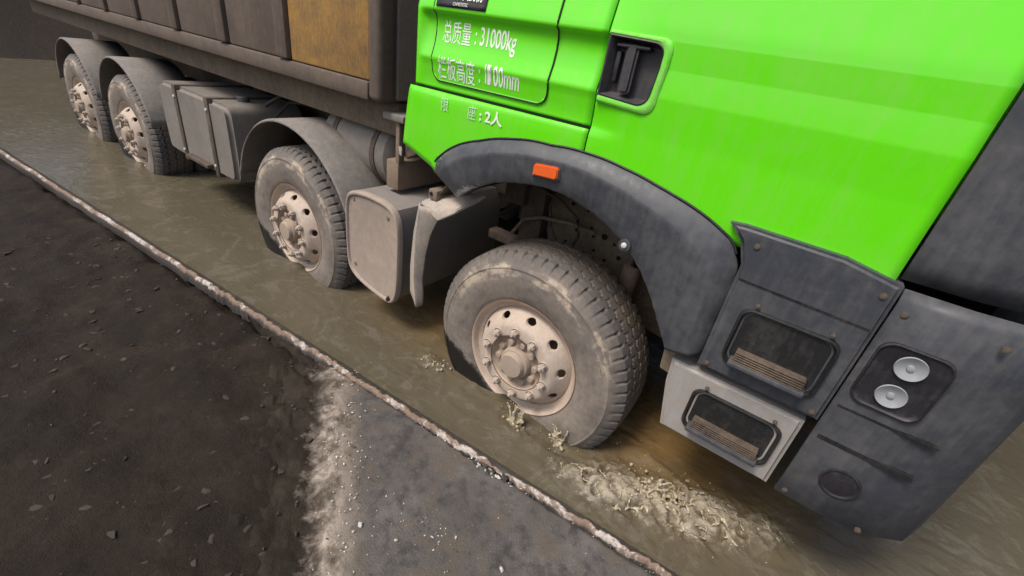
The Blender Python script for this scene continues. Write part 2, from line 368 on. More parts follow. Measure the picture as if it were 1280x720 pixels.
def rrect(x0, x1, z0, z1, rad, seg=8, corners=(1, 1, 1, 1)):
    """rounded rectangle, counter-clockwise from lower left; corners ll, lr, ur, ul; rad may be a 4-list"""
    rs = rad if hasattr(rad, '__len__') else [rad]*4
    out = []
    for k, (cx, cz, a0) in enumerate(((x0, z0, 180), (x1, z0, 270), (x1, z1, 0), (x0, z1, 90))):
        r = rs[k]
        if r <= 0: out.append((cx, cz)); continue
        ox = cx + r if k in (0, 3) else cx - r; oz = cz + r if k in (0, 1) else cz - r
        for s in range(seg+1):
            t = R(a0 + 90*s/seg); out.append((ox + r*math.cos(t), oz + r*math.sin(t)))
    return out
def grid_mesh(P, name, mat, parent=None, smooth=True, thick=0.0):
    """P: array (n, m, 3)"""
    n, m = P.shape[:2]
    idx = np.arange(n*m).reshape(n, m)
    f = np.stack([idx[:-1, :-1], idx[1:, :-1], idx[1:, 1:], idx[:-1, 1:]], -1).reshape(-1, 4)
    me = bpy.data.meshes.new(name); me.from_pydata(P.reshape(-1, 3).tolist(), [], f.tolist())
    o = link(name, me, mat, parent, smooth)
    if thick:
        md = o.modifiers.new('thickness', 'SOLIDIFY'); md.thickness = thick; md.offset = -1
    return o
def fbm(P, scale, octs=4, seed=0.0):
    return np.array([noise.fractal(Vector((p[0]*scale+seed, p[1]*scale-seed, (p[2]*scale if len(p) > 2 else seed))), 1.0, 2.0, octs) for p in P])

# ================================================================== GROUND, WATER
HZ = 0.285                        # wheel hub above the water
# kerb line
KX = np.array([-60, -5.2, -.664, .293, .959, 3, 30]); 
def kerb_y(x): return np.interp(x, [-60., -.664, .293, .959, 30.], [-.481-59.336*.083, -.481, -.402, -.333, -.333+29.04*.09])
def kerb_w(x): return np.interp(x, [-60., -.7, .25, .95, 30.], [.07, .068, .066, .055, .055])

def ground_sheet():
    # one sheet to the horizon, finer near the camera
    def axis(lo, hi, c0, c1, st, far):
        a = [c0 + st*i for i in range(int((c1-c0)/st)+1)]
        s = st; x = a[-1]
        while x < hi: s *= far; x += s; a.append(x)
        s = st; x = a[0]
        while x > lo: s *= far; x -= s; a.insert(0, x)
        return np.array(a)
    xs = axis(-900, 900, -4.5, 2.5, .035, 1.25); ys = axis(-900, 900, -2.6, .2, .035, 1.25)
    X, Y = np.meshgrid(xs, ys, indexing='ij'); P = np.stack([X, Y, np.zeros_like(X)], -1).reshape(-1, 3)
    near = (P[:, 0] > -12) & (P[:, 0] < 6) & (P[:, 1] > -6) & (P[:, 1] < 6)
    z = np.full(len(P), -.02)
    nn = fbm(P[near], 1.7, 5, 3.1)*.034 + np.abs(fbm(P[near], 6.5, 4, 9.2))*.03
    z[near] = .022 + nn
    ky = kerb_y(P[:, 0])
    z[P[:, 1] > ky - .05] = -.06                                # bed of the puddle
    far = (P[:, 0] > 9)
    z[far & (P[:, 1] > ky - .05)] = .05
    added_bank = (P[:, 1] > 2.9) | ((P[:, 0] < -13) & (P[:, 1] > ky-.05))  # bank added to keep sky reflections out of the far water
    z[added_bank] = np.clip(np.maximum((P[added_bank, 1]-2.9)*1.5, (-13-P[added_bank, 0])*.9), 0, 3.2) - .06 + .25*fbm(P[added_bank]*np.array([1, 1, 0]), .8, 4, 2.2)*np.clip((P[added_bank, 1]-2.9)*.5, 0, 1)
    # under the asphalt slab
    k = np.clip((slab_in(P[:, 0], P[:, 1])+.27)/.12, 0, 1)*(P[:, 1] < ky-.05)*(P[:, 0] < 2.35)*(P[:, 0] > -1.4)
    z = z*(1-k) - .03*k
    P[:, 2] = z
    o = grid_mesh(P.reshape(len(xs), len(ys), 3), 'ground', 'mud'); tag(o, 'dark wet churned mud around the roadside puddle', kind='structure')
def slab_in(x, y):
    """signed distance inside the left edge of the asphalt slab"""
    # edge runs from (-.62,-.50) to (.14,-1.03)
    ax, ay, bx, by = -.70, -.49, .12, -1.05
    dx, dy = bx-ax, by-ay; L = math.hypot(dx, dy)
    return ((x-ax)*(-dy) + (y-ay)*dx)/L * 1.0
def pavement():
    xs = np.arange(-1.5, 2.4, .014)
    ys = np.linspace(0, 1, 130)
    jag = np.array([noise.fractal(Vector((x*22, 3.3, 0)), 1, 2, 4) for x in xs])*.009
    top = kerb_y(xs) - .012 + jag
    left = np.interp(xs, [-1.5, -1.1, -.30, .6, 2.4], [-.56, -.62, -1.25, -2.1, -2.9])
    P = np.zeros((len(xs), len(ys), 3))
    for i, x in enumerate(xs):
        P[i, :, 0] = x; P[i, :, 1] = top[i] + (left[i]-top[i])*ys
    Q = P.reshape(-1, 3)
    sd = slab_in(Q[:, 0], Q[:, 1])
    n = fbm(Q, 7, 4, 2.0)
    e = np.clip((.05 - sd + n*.05)/.06, 0, 1)                 # 0 on the asphalt, 1 on the dried mud
    Q[:, 2] = .046 + fbm(Q, 3, 3, 1.0)*.004 + fbm(Q, 26, 2, 5.0)*.0014 + e*(.004 + .010*n + fbm(Q, 24, 2, 9.0)*.005)
    k = np.clip((-.05 - sd)/.09, 0, 1)
    mz = .019 + fbm(Q, 1.7, 5, 3.1)*.034 + np.abs(fbm(Q, 6.5, 4, 9.2))*.03
    Q[:, 2] = Q[:, 2]*(1-k) + mz*k
    P = Q.reshape(P.shape)
    P[:, 0, 2] -= .03                                          # broken-off edge drops into the crack
    P[:, -1, 2] -= .05; P[:, -2, 2] -= .02
    o = grid_mesh(P, 'pavement', 'pave'); tag(o, 'worn dark grey asphalt pavement edged with pale dried mud beside the kerb', kind='structure')
    a = o.data.attributes.new('edge', 'FLOAT', 'POINT'); a.data.foreach_set('value', sd.astype(np.float32))
def kerb():
    xs = np.concatenate([np.arange(-30, -2.2, .12), np.arange(-2.2, 2.0, .007), np.arange(2.0, 14, .1)])
    # profile across: pavement side -> water side; (offset fraction, height, crest weight)
    prof = [(-.012, -.02, .1), (-.010, .030, .25), (-.004, .050, .75), (.003, .060, 1), (.011, .060, 1), (.017, .054, .75), (.023, .047, .25), (.036, .037, .0), (.048, .028, 0), (.060, .021, 0), (.068, .013, 0), (.074, -.006, 0), (.080, -.05, 0)]
    P = np.zeros((len(xs), len(prof), 3)); cr = np.zeros((len(xs), len(prof)))
    for i, x in enumerate(xs):
        y0 = float(kerb_y(x)); s = float(kerb_w(x))/.068
        chip = noise.fractal(Vector((x*13, 1.7, 4.2)), 1, 2, 5); chip2 = noise.fractal(Vector((x*40, 8.7, 1.2)), 1, 2, 4)
        for j, (o_, h, c) in enumerate(prof):
            n = noise.fractal(Vector((x*30, j*.9, 2.0)), 1, 2, 4)
            yy = y0 + o_*s + (chip*.011 + chip2*.006 - .022*math.exp(-((x-.235)/.05)**2)*(-1 if j < 3 else .35) if j < 7 else chip*.002) + n*.0018
            zz = h + (n*.003 + min(0, chip2+.1)*.016*c - .016*c*math.exp(-((x-.235)/.04)**2) if j < 11 else 0)
            P[i, j] = (x, yy, zz); cr[i, j] = c
    o = grid_mesh(P, 'kerb', 'kerb'); tag(o, 'low chipped concrete kerb edge between asphalt and muddy puddle', kind='structure')
    a = o.data.attributes.new('crest', 'FLOAT', 'POINT'); a.data.foreach_set('value', cr.reshape(-1).astype(np.float32))

def foam_density(x, y):
    """how churned the water is"""
    def seg(ax, ay, bx, by, wd):
        dx, dy = bx-ax, by-ay; t = np.clip(((x-ax)*dx + (y-ay)*dy)/(dx*dx+dy*dy), 0, 1)
        return np.exp(-(((x-ax-t*dx)**2 + (y-ay-t*dy)**2)/wd**2))
    d = 1.0*seg(.60, -.11, .95, .03, .135) + .75*seg(.95, .03, 1.2, .16, .11) + .6*seg(.36, -.19, .60, -.13, .06)
    d += .55*seg(-.60, -.05, -.44, -.09, .06)
    d += .5*seg(.02, -.09, .16, -.12, .05) + .5*seg(.27, -.07, .34, -.05, .04)
    return np.clip(d, 0, 1.2)
def water():
    xs = np.concatenate([-np.geomspace(60, 1.9, 40), np.arange(-1.86, 1.9, .011), np.geomspace(1.9, 40, 34)])
    ys = np.concatenate([np.arange(0, .9, .011), np.geomspace(.9, 4.3, 34)])
    X, V = np.meshgrid(xs, ys, indexing='ij')
    Y = kerb_y(X) + .050 + V
    Q = np.stack([X, Y, np.zeros_like(X)], -1).reshape(-1, 3)
    x, y = Q[:, 0], Q[:, 1]
    nearm = (x > -2.2) & (x < 2.0) & (V.reshape(-1) < 1.0)
    d = foam_density(x, y)
    z = np.zeros(len(Q))
    N = Q[nearm]
    warp = np.stack([N[:, 0]+.05*fbm(N, 6, 2, 4), N[:, 1]+.05*fbm(N, 6, 2, 8), N[:, 2]], -1)
    f1 = fbm(N*np.array([1, 1.7, 1]), 7, 3, 1.5); f2 = 1-np.abs(fbm(warp, 13, 4, 6.0))*2.2; f3 = fbm(N, 30, 3, 2.5)
    dn = d[nearm]
    # ripples spreading from the wheel
    rr = np.hypot(np.maximum(np.abs(N[:, 0]-.15)-.35, 0), np.maximum(-N[:, 1]-.02, 0))
    rip = np.sin(rr*62+f1*2.2)*np.exp(-rr*5)*.0035
    z[nearm] = f1*.004 + rip + dn*(f2*.026 + f3*.006 + .004)
    bow = np.exp(-((np.hypot((N[:, 0]-.42)/.32, (N[:, 1]-.05)/.24)-1)/.25)**2)*(N[:, 0] > .2)
    z[nearm] += bow*.012*(1+f1)
    foam = np.zeros(len(Q)); foam[nearm] = np.clip(dn*(.42+.58*np.clip(f2, 0, 1)**2) , 0, 1)*.95
    silt = np.clip(np.exp(-(((x-.75)/.45)**2 + ((y-.42)/.36)**2)) + .75*np.exp(-(((x+.75)/.5)**2 + ((y-.3)/.26)**2)), 0, 1)
    Q[:, 2] = z
    o = grid_mesh(Q.reshape(*X.shape, 3), 'water', 'water')
    for nm, arr in (('foam', foam), ('silt', silt)):
        a = o.data.attributes.new(nm, 'FLOAT', 'POINT'); a.data.foreach_set('value', arr.astype(np.float32))
    tag(o, 'brown muddy puddle water churned by the truck wheel', kind='structure')
ground_sheet(); pavement(); kerb(); water()

# ================================================================== TRUCK
truck = bpy.data.objects.new('dump_truck', None); COL.objects.link(truck)
truck.location = (0, 0, 0)
tag(truck, 'bright green dump truck with its front wheel sunk in the muddy puddle', 'truck')

PZ = [1.00, 1.06, 1.20, 1.34, 1.375, 1.387, 1.40, 1.43, 1.485, 1.497, 1.506, 1.53, 1.56, 1.60, 1.640, 1.662, 1.672, 1.684, 1.75, 1.85, 2.0, 2.4]
PY = [-0.03, -0.036, -0.041, -0.042, -0.04, -0.034, -0.0325, -0.034, -0.042, -0.0465, -0.0485, -0.0405, -0.031, -0.0245, -0.025, -0.032, -0.0485, -0.0475, -0.0315, -0.011, 0.017, 0.04]
def py(z): return float(np.interp(z, PZ, PY))
ZROWS = sorted(set(PZ + [1.03, 1.09, 1.12, 1.15, 1.25, 1.3, 1.415, 1.45, 1.47, 1.515, 1.545, 1.58, 1.62, 1.70, 1.72, 1.78, 1.81, 1.9, 1.95]))

AOUT = [(-.62, 1.037), (-.59, 1.099), (-.522, 1.158), (-.455, 1.198), (-.349, 1.236), (-.192, 1.278), (-.011, 1.296), (.145, 1.303), (.28, 1.289), (.401, 1.266), (.466, 1.251), (.58, 1.218), (.68, 1.17), (.722, 1.10), (.724, .9), (.724, .735)]
AIN = [(-.52, .945), (-.435, .975), (-.307, 1.063), (-.149, 1.122), (-.074, 1.137), (.035, 1.147), (.143, 1.134), (.25, 1.102), (.341, 1.058), (.421, .996), (.491, .915), (.549, .826), (.612, .727)]
AC = (0.0, .55)
def polar(pts):
    a = [(math.degrees(math.atan2(z-AC[1], x-AC[0])), math.hypot(x-AC[0], z-AC[1])) for x, z in pts]
    a.sort(); return [p[0] for p in a], [p[1] for p in a]
OA, OR = polar(AOUT); IA, IR = polar(AIN)
def arch_mid_z(x):
    """height of the hidden lower edge of the green panels behind the flare"""
    xs = [p[0] for p in AOUT[:13]]; zs = [p[1] for p in AOUT[:13]]
    return float(np.interp(x, xs, zs)) - .045

def panel(name, xs, z_lo, z_hi, mat='green', parent=None, off=0.0, rows=None, thick=.012):
    """curved cab skin between two edge functions"""
    rows = rows or ZROWS
    nr = 44
    P = np.zeros((len(xs), nr, 3))
    for i, x in enumerate(xs):
        a, b = z_lo(x), z_hi(x)
        base = [a] + [z for z in rows if a + .001 < z < b - .001] + [b]
        zz = np.interp(np.linspace(0, len(base)-1, nr), range(len(base)), base) if len(set(base)) > 1 else np.full(nr, a)
        for j, z in enumerate(zz): P[i, j] = (x, py(z) + off, z)
    return grid_mesh(P, name, mat, parent, True, thick)

# side panel behind the door
const = lambda v: (lambda x: v)
def fixed_panel(name, xs, zs, parent, off=0., mat='green', thick=.012):
    P = np.array([[(x, py(z)+off, z) for z in zs] for x in xs]); return grid_mesh(P, name, mat, parent, True, thick)
zs_up = [z for z in sorted(set(ZROWS)) if z >= 1.394] ; zs_up = [1.3925] + zs_up
xs_side = list(np.linspace(-.748, -.66, 8)) + list(np.linspace(-.64, .1125, 27))
side = fixed_panel('cab_side_panel', [-.756] + xs_side, zs_up, truck)
side.data.vertices
# bent-back rear edge of the side panel
for v in side.data.vertices:
    k = min(1, max(0, (-.700-v.co.x)/.035)); v.co.y = v.co.y*(1-k) + (-.040+max(0, v.co.z-1.68)*.25)*k
    if v.co.x < -.752: v.co.y += .02

# lower cab panel
def low_lo(x): return float(np.interp(x, [-.82, -.628, -.60], [1.122, 1.058, 1.05])) if x < -.6 else min(arch_mid_z(x), 1.3)
xl = list(np.linspace(-.819, -.60, 8)) + list(np.linspace(-.585, .1125, 34))
def low_hi(x): return 1.3825
P = []
for x in xl:
    a = low_lo(x); row = []
    for t in np.linspace(0, 1, 14):
        z = a + (low_hi(x)-a)*t
        xx = x + (.038*t if x < -.78 else .038*t*max(0, (-.60-x)/.219) if x < -.60 else 0)
        row.append((xx, py(z)-.002, z))
    P.append(row)
lower = grid_mesh(np.array(P), 'lower_cab_panel', 'green', truck, True, .014)
# dark return under the seam
seam = prism('panel_seam', 'black', truck, [(-.765, 1.381), (.113, 1.381), (.113, 1.394), (-.765, 1.394)], -.024, -.0, bev=0)

# door
xd = list(np.linspace(.1205, .34, 64)) + list(np.linspace(.36, 1.08, 30))
def door_lo(x): return max(arch_mid_z(x), 1.16) if x < .72 else 1.165
PD = []
for x in xd:
    a = door_lo(x); low = list(np.linspace(a, 1.385, 10)); zs_d = sorted(set([z for z in zs_up if z > 1.39] + list(np.linspace(1.47, 1.69, 60).round(4))))
    PD.append([(x, py(z)-.002, z) for z in low + zs_d])
# drop ridge profile forward of the handle so the door skin gets smoother
PD = np.array(PD)
for i, x in enumerate(xd):
    t = np.clip((x-.13)/.12, 0, 1)
    for j in range(PD.shape[1]):
        z = PD[i, j, 2]
        smooth_y = np.interp(z, [1.0, 1.2, 1.40, 1.48, 1.52, 1.60, 1.672, 1.70, 2.0, 2.4], [-.032, -.041, -.043, -.047, -.049, -.045, -.047, -.045, .0, .02])
        PD[i, j, 1] = (1-t)*PD[i, j, 1] + t*smooth_y
door = grid_mesh(PD, 'door', 'green', truck, True, .014)
# dark door gap
prism('door_gap', 'black', truck, [(.110, 1.25), (.1235, 1.25), (.1235, 2.0), (.110, 2.0)], -.022, .01, bev=0)

# hatch in the side panel
def surface_patch(name, outline_x, zlo, mat, parent, off, xs, ztop, thick):
    P = []
    for x in xs:
        a = zlo(x); zz = np.maximum([z for z in ZROWS if 1.40 <= z < ztop] + [ztop], a)
        P.append([(x, py(z)+off, z) for z in zz])
    return grid_mesh(np.array(P), name, mat, parent, True, thick)
HX0, HX1, HB, HT, HRD = -.648, -.074, 1.423, 1.99, .045
def hatch_lo(x):
    for e in (HX0, HX1):
        dlt = abs(x-e)
        if dlt < HRD: return HB + HRD - math.sqrt(max(0, HRD**2-(HRD-dlt)**2))
    return HB
hx = [HX0+HRD*(1-math.cos(R(a))) for a in range(0, 91, 9)] + list(np.linspace(HX0+HRD+.03, HX1-HRD-.03, 18)) + [HX1-HRD*(1-math.cos(R(a))) for a in range(90, -1, -9)]
hatch = surface_patch('hatch', None, hatch_lo, 'green', side, -.0045, hx, HT, .004)
# rubber seal following the hatch edge
sp = [(HX0, HT)] + [(HX0, z) for z in sorted(set([q for q in ZROWS if HB+HRD < q < HT] + [HB+HRD]), reverse=True)] + [(HX0+HRD*(1-math.cos(R(a))), HB+HRD*(1-math.sin(R(a)))) for a in range(10, 91, 10)]
sp += [(x, HB) for x in np.linspace(HX0+HRD, HX1-HRD, 20)[1:]] + [(HX1-HRD*(1-math.sin(R(a))), HB+HRD*(1-math.cos(R(a)))) for a in range(10, 91, 10)]
sp += [(HX1, z) for z in sorted(set([q for q in ZROWS if HB+HRD < q < HT]))]
tube('hatch_seal', 'black', side, [(x, py(z)-.0033, z) for x, z in sp], .0030, 8)

# lettering
def lettering(s, x0, x1, z0, z1, mat='letter', parent=None, yf=None, bold=0.0, shear=0.0):
    cu = bpy.data.curves.new('lettering', 'FONT'); cu.body = s; cu.size = 1.0; cu.offset = bold
    cu.resolution_u = 4
    o = bpy.data.objects.new('tmp_lettering', cu); COL.objects.link(o)
    dg = bpy.context.evaluated_depsgraph_get(); dg.update()
    me = bpy.data.meshes.new_from_object(o.evaluated_get(dg), depsgraph=dg)
    bpy.data.objects.remove(o); bpy.data.curves.remove(cu)
    me.name = 'lettering'; me.materials.clear()
    bm = bmesh.new(); bm.from_mesh(me)
    bmesh.ops.triangulate(bm, faces=bm.faces[:])
    bmesh.ops.subdivide_edges(bm, edges=[e for e in bm.edges if e.calc_length() > .25], cuts=2)
    ys = [v.co.y for v in bm.verts]; lo_, hi_ = min(ys), max(ys)
    for zc in [q for q in PZ if z0 < q < z1]:                 # follow the creases of the sheet metal
        bmesh.ops.bisect_plane(bm, geom=bm.verts[:]+bm.edges[:]+bm.faces[:], plane_co=(0, lo_+(hi_-lo_)*(zc-z0)/(z1-z0), 0), plane_no=(0, 1, 0))
    xs = [v.co.x for v in bm.verts]; ys = [v.co.y for v in bm.verts]
    ax, bx, ay, by = min(xs), max(xs), min(ys), max(ys)
    for v in bm.verts:
        u = (v.co.x-ax)/(bx-ax); t = (v.co.y-ay)/(by-ay)
        z = z0 + (z1-z0)*t; x = x0 + (x1-x0)*u + shear*(z-z0)
        v.co = Vector((x, (yf or (lambda z: py(z)-.0058))(z), z))
    # flat print: make normals face the viewer
    bm.normal_update()
    for f in bm.faces:
        if f.normal.y > 0: f.normal_flip()
    bm.to_mesh(me); bm.free()
    return link('lettering', me, mat, parent)
lettering('总质量', -.608, -.462, 1.566, 1.645, parent=side)
lettering(': 31000kg', -.440, -.244, 1.556, 1.638, parent=side, bold=.012)
lettering('栏板高度', -.613, -.412, 1.433, 1.517, parent=side)
lettering(': 1100mm', -.392, -.197, 1.449, 1.519, parent=side, bold=.010)
lettering('1', -.348, -.330, 1.449, 1.519, parent=side, bold=.03)
lf = lambda z: py(z)-.0055
lettering('限', -.580, -.540, 1.312, 1.362, 'worn_letter', lower, lf)
lettering('座', -.432, -.388, 1.308, 1.362, 'worn_letter', lower, lf)
lettering(': 2人', -.368, -.252, 1.309, 1.362, 'letter', lower, lf, bold=.025)
# black name plate, cut by the top of the picture
npl = grid_mesh(np.array([[(x, py(z)-.0085, z) for z in [1.686, 1.70, 1.72, 1.75, 1.80]] for x in np.linspace(-.634, -.385, 8)]), 'name_plate', 'plate', side, True, .0015)
yfp = lambda z: py(z)-.0115
lettering('汽车股份', -.560, -.40, 1.712, 1.775, parent=side, yf=yfp, bold=.012)
lettering('CNMETETEC', -.545, -.470, 1.6935, 1.7045, parent=side, yf=yfp)

# door handle: recessed pocket and grip
hp = [(.1262, 1.672), (.1262, 1.498)] + [(.262, 1.488)] + [(.262+.040*math.sin(R(a)), 1.528-.040*math.cos(R(a))) for a in range(15, 91, 15)]
hp += [(.309, 1.60)] + [(.274+.035*math.cos(R(a)), 1.636+.030*math.sin(R(a))) for a in range(0, 91, 15)]
def ring_bowl(name, poly, mat, parent, levels, cap=True):
    bm = bmesh.new(); cx = sum(p[0] for p in poly)/len(poly); cz = sum(p[1] for p in poly)/len(poly)
    rings = []
    for sc, y in levels:
        rings.append([bm.verts.new((cx+(x-cx)*sc, y, cz+(z-cz)*sc)) for x, z in poly])
    n = len(poly)
    for A, B in zip(rings, rings[1:]):
        for k in range(n): bm.faces.new((A[k], A[(k+1) % n], B[(k+1) % n], B[k]))
    if cap: bm.faces.new(rings[-1])
    return fin(bm, name, mat, parent, angle=30)
def in_poly(px, pz, poly):
    c = False
    for (x1, z1), (x2, z2) in zip(poly, poly[1:]+poly[:1]):
        if (z1 > pz) != (z2 > pz) and px < (x2-x1)*(pz-z1)/(z2-z1)+x1: c = not c
    return c
bm = bmesh.new(); bm.from_mesh(door.data)                     # opening for the handle pocket
hcx = sum(p[0] for p in hp)/len(hp); hcz = sum(p[1] for p in hp)/len(hp)
hq = [(hcx+(x-hcx)*.985, hcz+(z-hcz)*.985) for x, z in hp]
bmesh.ops.delete(bm, geom=[f for f in bm.faces if in_poly(f.calc_center_median().x, f.calc_center_median().z, hq)], context='FACES')
bm.to_mesh(door.data); bm.free()
# pale scuffed bulge of paint round the pocket
ho = [(x+(.026 if x > .2 else 0), z+((-.026 if z < 1.56 else .014))) for x, z in hp]
bm = bmesh.new(); rings = []
for t, y in ((0, -.0425), (.12, -.0505), (.35, -.055), (.7, -.056), (1.0, -.053), (1.0, -.03)):
    rings.append([bm.verts.new((o_[0]+(i_[0]-o_[0])*t, y, o_[1]+(i_[1]-o_[1])*t)) for o_, i_ in zip(ho, hp)])
for A_, B_ in zip(rings, rings[1:]):
    for k in range(len(hp)): bm.faces.new((A_[k], A_[(k+1) % len(hp)], B_[(k+1) % len(hp)], B_[k]))
fin(bm, 'pocket_surround', 'surround', door, angle=30)
pocket = ring_bowl('handle_pocket', hp, 'pocket', door, [(1.02, -.046), (1.01, -.055), (.97, -.057), (.93, -.048), (.88, -.024), (.82, -.012)])
prism('door_handle', 'pocket', door, rrect(.185, .226, 1.512, 1.652, .014, 4), -.048, -.020, .008)
box('handle_lip', 'plate', door, .150, .262, -.046, -.012, 1.640, 1.650, .004)
box('lock_cylinder', 'plate', door, .150, .168, -.034, -.010, 1.54, 1.63, .006)

# cab shell: back, roof, front, floor, window
bm = bmesh.new(); add_box(bm, -.735, 1.40, .035, 2.46, 1.34, 3.0, .05, 3)
shell = fin(bm, 'cab_shell', 'green', truck, angle=40)
box('cab_bounce_plate', 'plastic_dusty', truck, -.752, -.736, .0, 2.45, 1.10, 2.95, .004)  # grey plate added over the shell back to stop green bounce light
prism('side_window', 'glass', truck, [(.18, 2.06), (1.02, 2.06), (.92, 2.72), (.18, 2.78)], .020, .040, .004)
box('windscreen', 'glass', truck, 1.385, 1.408, .2, 2.3, 1.95, 2.75, .01)
corner = []
for x, y in ((1.088, -.046), (1.25, -.036), (1.36, .0), (1.43, .07), (1.46, .2), (1.465, 1.25)):
    corner.append([(x, y + py(z)*.0 + (0.012 if z < 1.25 else 0) + max(0, z-1.7)*.07, z) for z in np.linspace(1.215, 1.98, 14)])
grid_mesh(np.array(corner), 'front_corner_panel', 'plastic', truck, True, .014)
box('grille', 'plastic', truck, 1.38, 1.46, .3, 2.2, 1.05, 1.6, .02)

# wheel arch flare
def flare():
    th = np.concatenate([np.linspace(16.4, 30, 14), np.linspace(31, 128, 90), np.linspace(129, 141.8, 12)])
    prof = [(0., -.015), (0., -.046), (.06, -.060), (.27, -.083), (.31, -.0855), (.37, -.085), (.7, -.079), (.96, -.071), (1.0, -.066), (1.0, -.05), (.99, .03)]
    P = []
    for t in th:
        ro = np.interp(t, OA, OR)
        ti = t if t < 120 else 120 + (t-120)*(138.7-120)/(141.8-120)
        ri = np.interp(ti, IA, IR)
        po = np.array((AC[0]+ro*math.cos(R(t)), AC[1]+ro*math.sin(R(t)))); pi = np.array((AC[0]+ri*math.cos(R(ti)), AC[1]+ri*math.sin(R(ti))))
        k = np.clip((141.8-t)/9, 0, 1)**.6                 # flattens into the rear tip
        wob = .004*noise.noise(Vector((t*.4, 0, 3)))+ .004*noise.noise(Vector((t*1.7, 2, 3)))*(t > 110)
        row = []
        for s, y in prof:
            q = po + (pi-po)*s
            if s >= .96: q = q + (pi-po)/np.linalg.norm(pi-po)*wob
            row.append((q[0], -.03 + (y+.03)*(k if y < -.03 else 1), q[1]))
        P.append(row)
    o = grid_mesh(np.array(P), 'wheel_arch_flare', 'flare', truck, True, .004)
    W = np.array([[np.clip((t-95)/40, 0, 1)*{1: .5, 2: .55, 3: .15, 4: .12, 5: .12, 6: .1, 7: .75, 8: .8, 9: .8}.get(j, .0) + (.35 if j in (7, 8) and t < 24 else 0) for j in range(len(prof))] for t in th], np.float32)
    a = o.data.attributes.new('wear', 'FLOAT', 'POINT'); a.data.foreach_set('value', W.reshape(-1))
    return o
fl = flare()
fl.data.set_sharp_from_angle(angle=R(32))
# black strip painting in a shadow gap along the top edge
tube('arch_shadow_strip', 'black', fl, [(AC[0]+(np.interp(t, OA, OR)+.003)*math.cos(R(t)), -.047, AC[1]+(np.interp(t, OA, OR)+.003)*math.sin(R(t))) for t in np.linspace(40, 138, 60)], .0045, 8)
ref = prism('side_reflector', 'orange', fl, [(-.047, 1.187), (.050, 1.193), (.058, 1.201), (.058, 1.232), (.050, 1.239), (-.040, 1.230), (-.047, 1.222)], -.096, -.078, .004)
prism('reflector_frame', 'plastic', fl, [(-.054, 1.180), (.058, 1.187), (.066, 1.196), (.066, 1.238), (.056, 1.246), (-.046, 1.237), (-.054, 1.228)], -.0865, -.07, .003)
def disc(name, mat, parent, x, y, z, r, h, n=20, bev=.3):
    bm = bmesh.new(); add_lathe(bm, [(0, -h), (r*(1-bev), -h), (r, -h*(1-bev)), (r, h)], n)
    o = fin(bm, name, mat, parent, angle=40); o.location = (x, y, z); return o
bt = disc('flare_bolt', 'bolt', fl, .366, -.084, .765+HZ, .010, .007)
bw = disc('bolt_washer', 'plastic', fl, .366, -.080, .765+HZ, .022, .004)
for (x, z) in ((-.43, 1.10),):
    disc('flare_bolt', 'plastic', fl, x, -.078, z, .008, .004)

# rear lower mudguard: ledge and hanging flap
hull('mudguard_ledge', 'flap', truck, [(-.700, -.030, .872), (-.640, .03, .905), (-.400, .10, .972), (-.455, -.035, .905), (-.545, -.062, .842), (-.690, -.03, .855), (-.640, .03, .885), (-.400, .10, .95), (-.455, -.035, .885), (-.545, -.062, .82)], .005)
lx = lambda z: np.interp(z, [.29, .33, .5, .7, .87], [-.700, -.731, -.738, -.722, -.690])
rxx = lambda z: np.interp(z, [.29, .33, .45, .6, .72, .80, .86], [-.655, -.652, -.664, -.650, -.622, -.586, -.545])
P = []
for z in np.linspace(.29, .865, 22):
    a, b = float(lx(z)), float(rxx(z)); rdg = a + (b-a)*np.interp(z, [.29, .6, .87], [.93, .62, .22])
    row = []
    for t in np.linspace(0, 1, 7): row.append((a+(rdg-a)*t, -.035-.03*t, z + (.0 if z > .33 else .03*(1-t)*(.33-z)/.04)))
    for t in np.linspace(.15, 1, 7): row.append((rdg+(b-rdg)*t, -.065+.035*t, z))
    for t in (.5, 1): row.append((b-.012*t, -.03+.02*t, z))
    P.append(row)
flap = grid_mesh(np.array(P), 'mudflap', 'flap', truck, True, .006); flap.data.set_sharp_from_angle(angle=R(28))
box('flap_bracket', 'beam', truck, -.655, -.60, -.02, .06, .895, .945, .006)
disc('bracket_bolt', 'dark', truck, -.635, -.022, .925, .009, .005)
# inner flap forward of the wheel
hull('front_inner_flap', 'mudmetal', truck, [(.585, .05, .74), (.68, .05, .74), (.60, .05, .57), (.66, .05, .56), (.585, .07, .74), (.68, .07, .74), (.60, .07, .57), (.66, .07, .56)], .004)

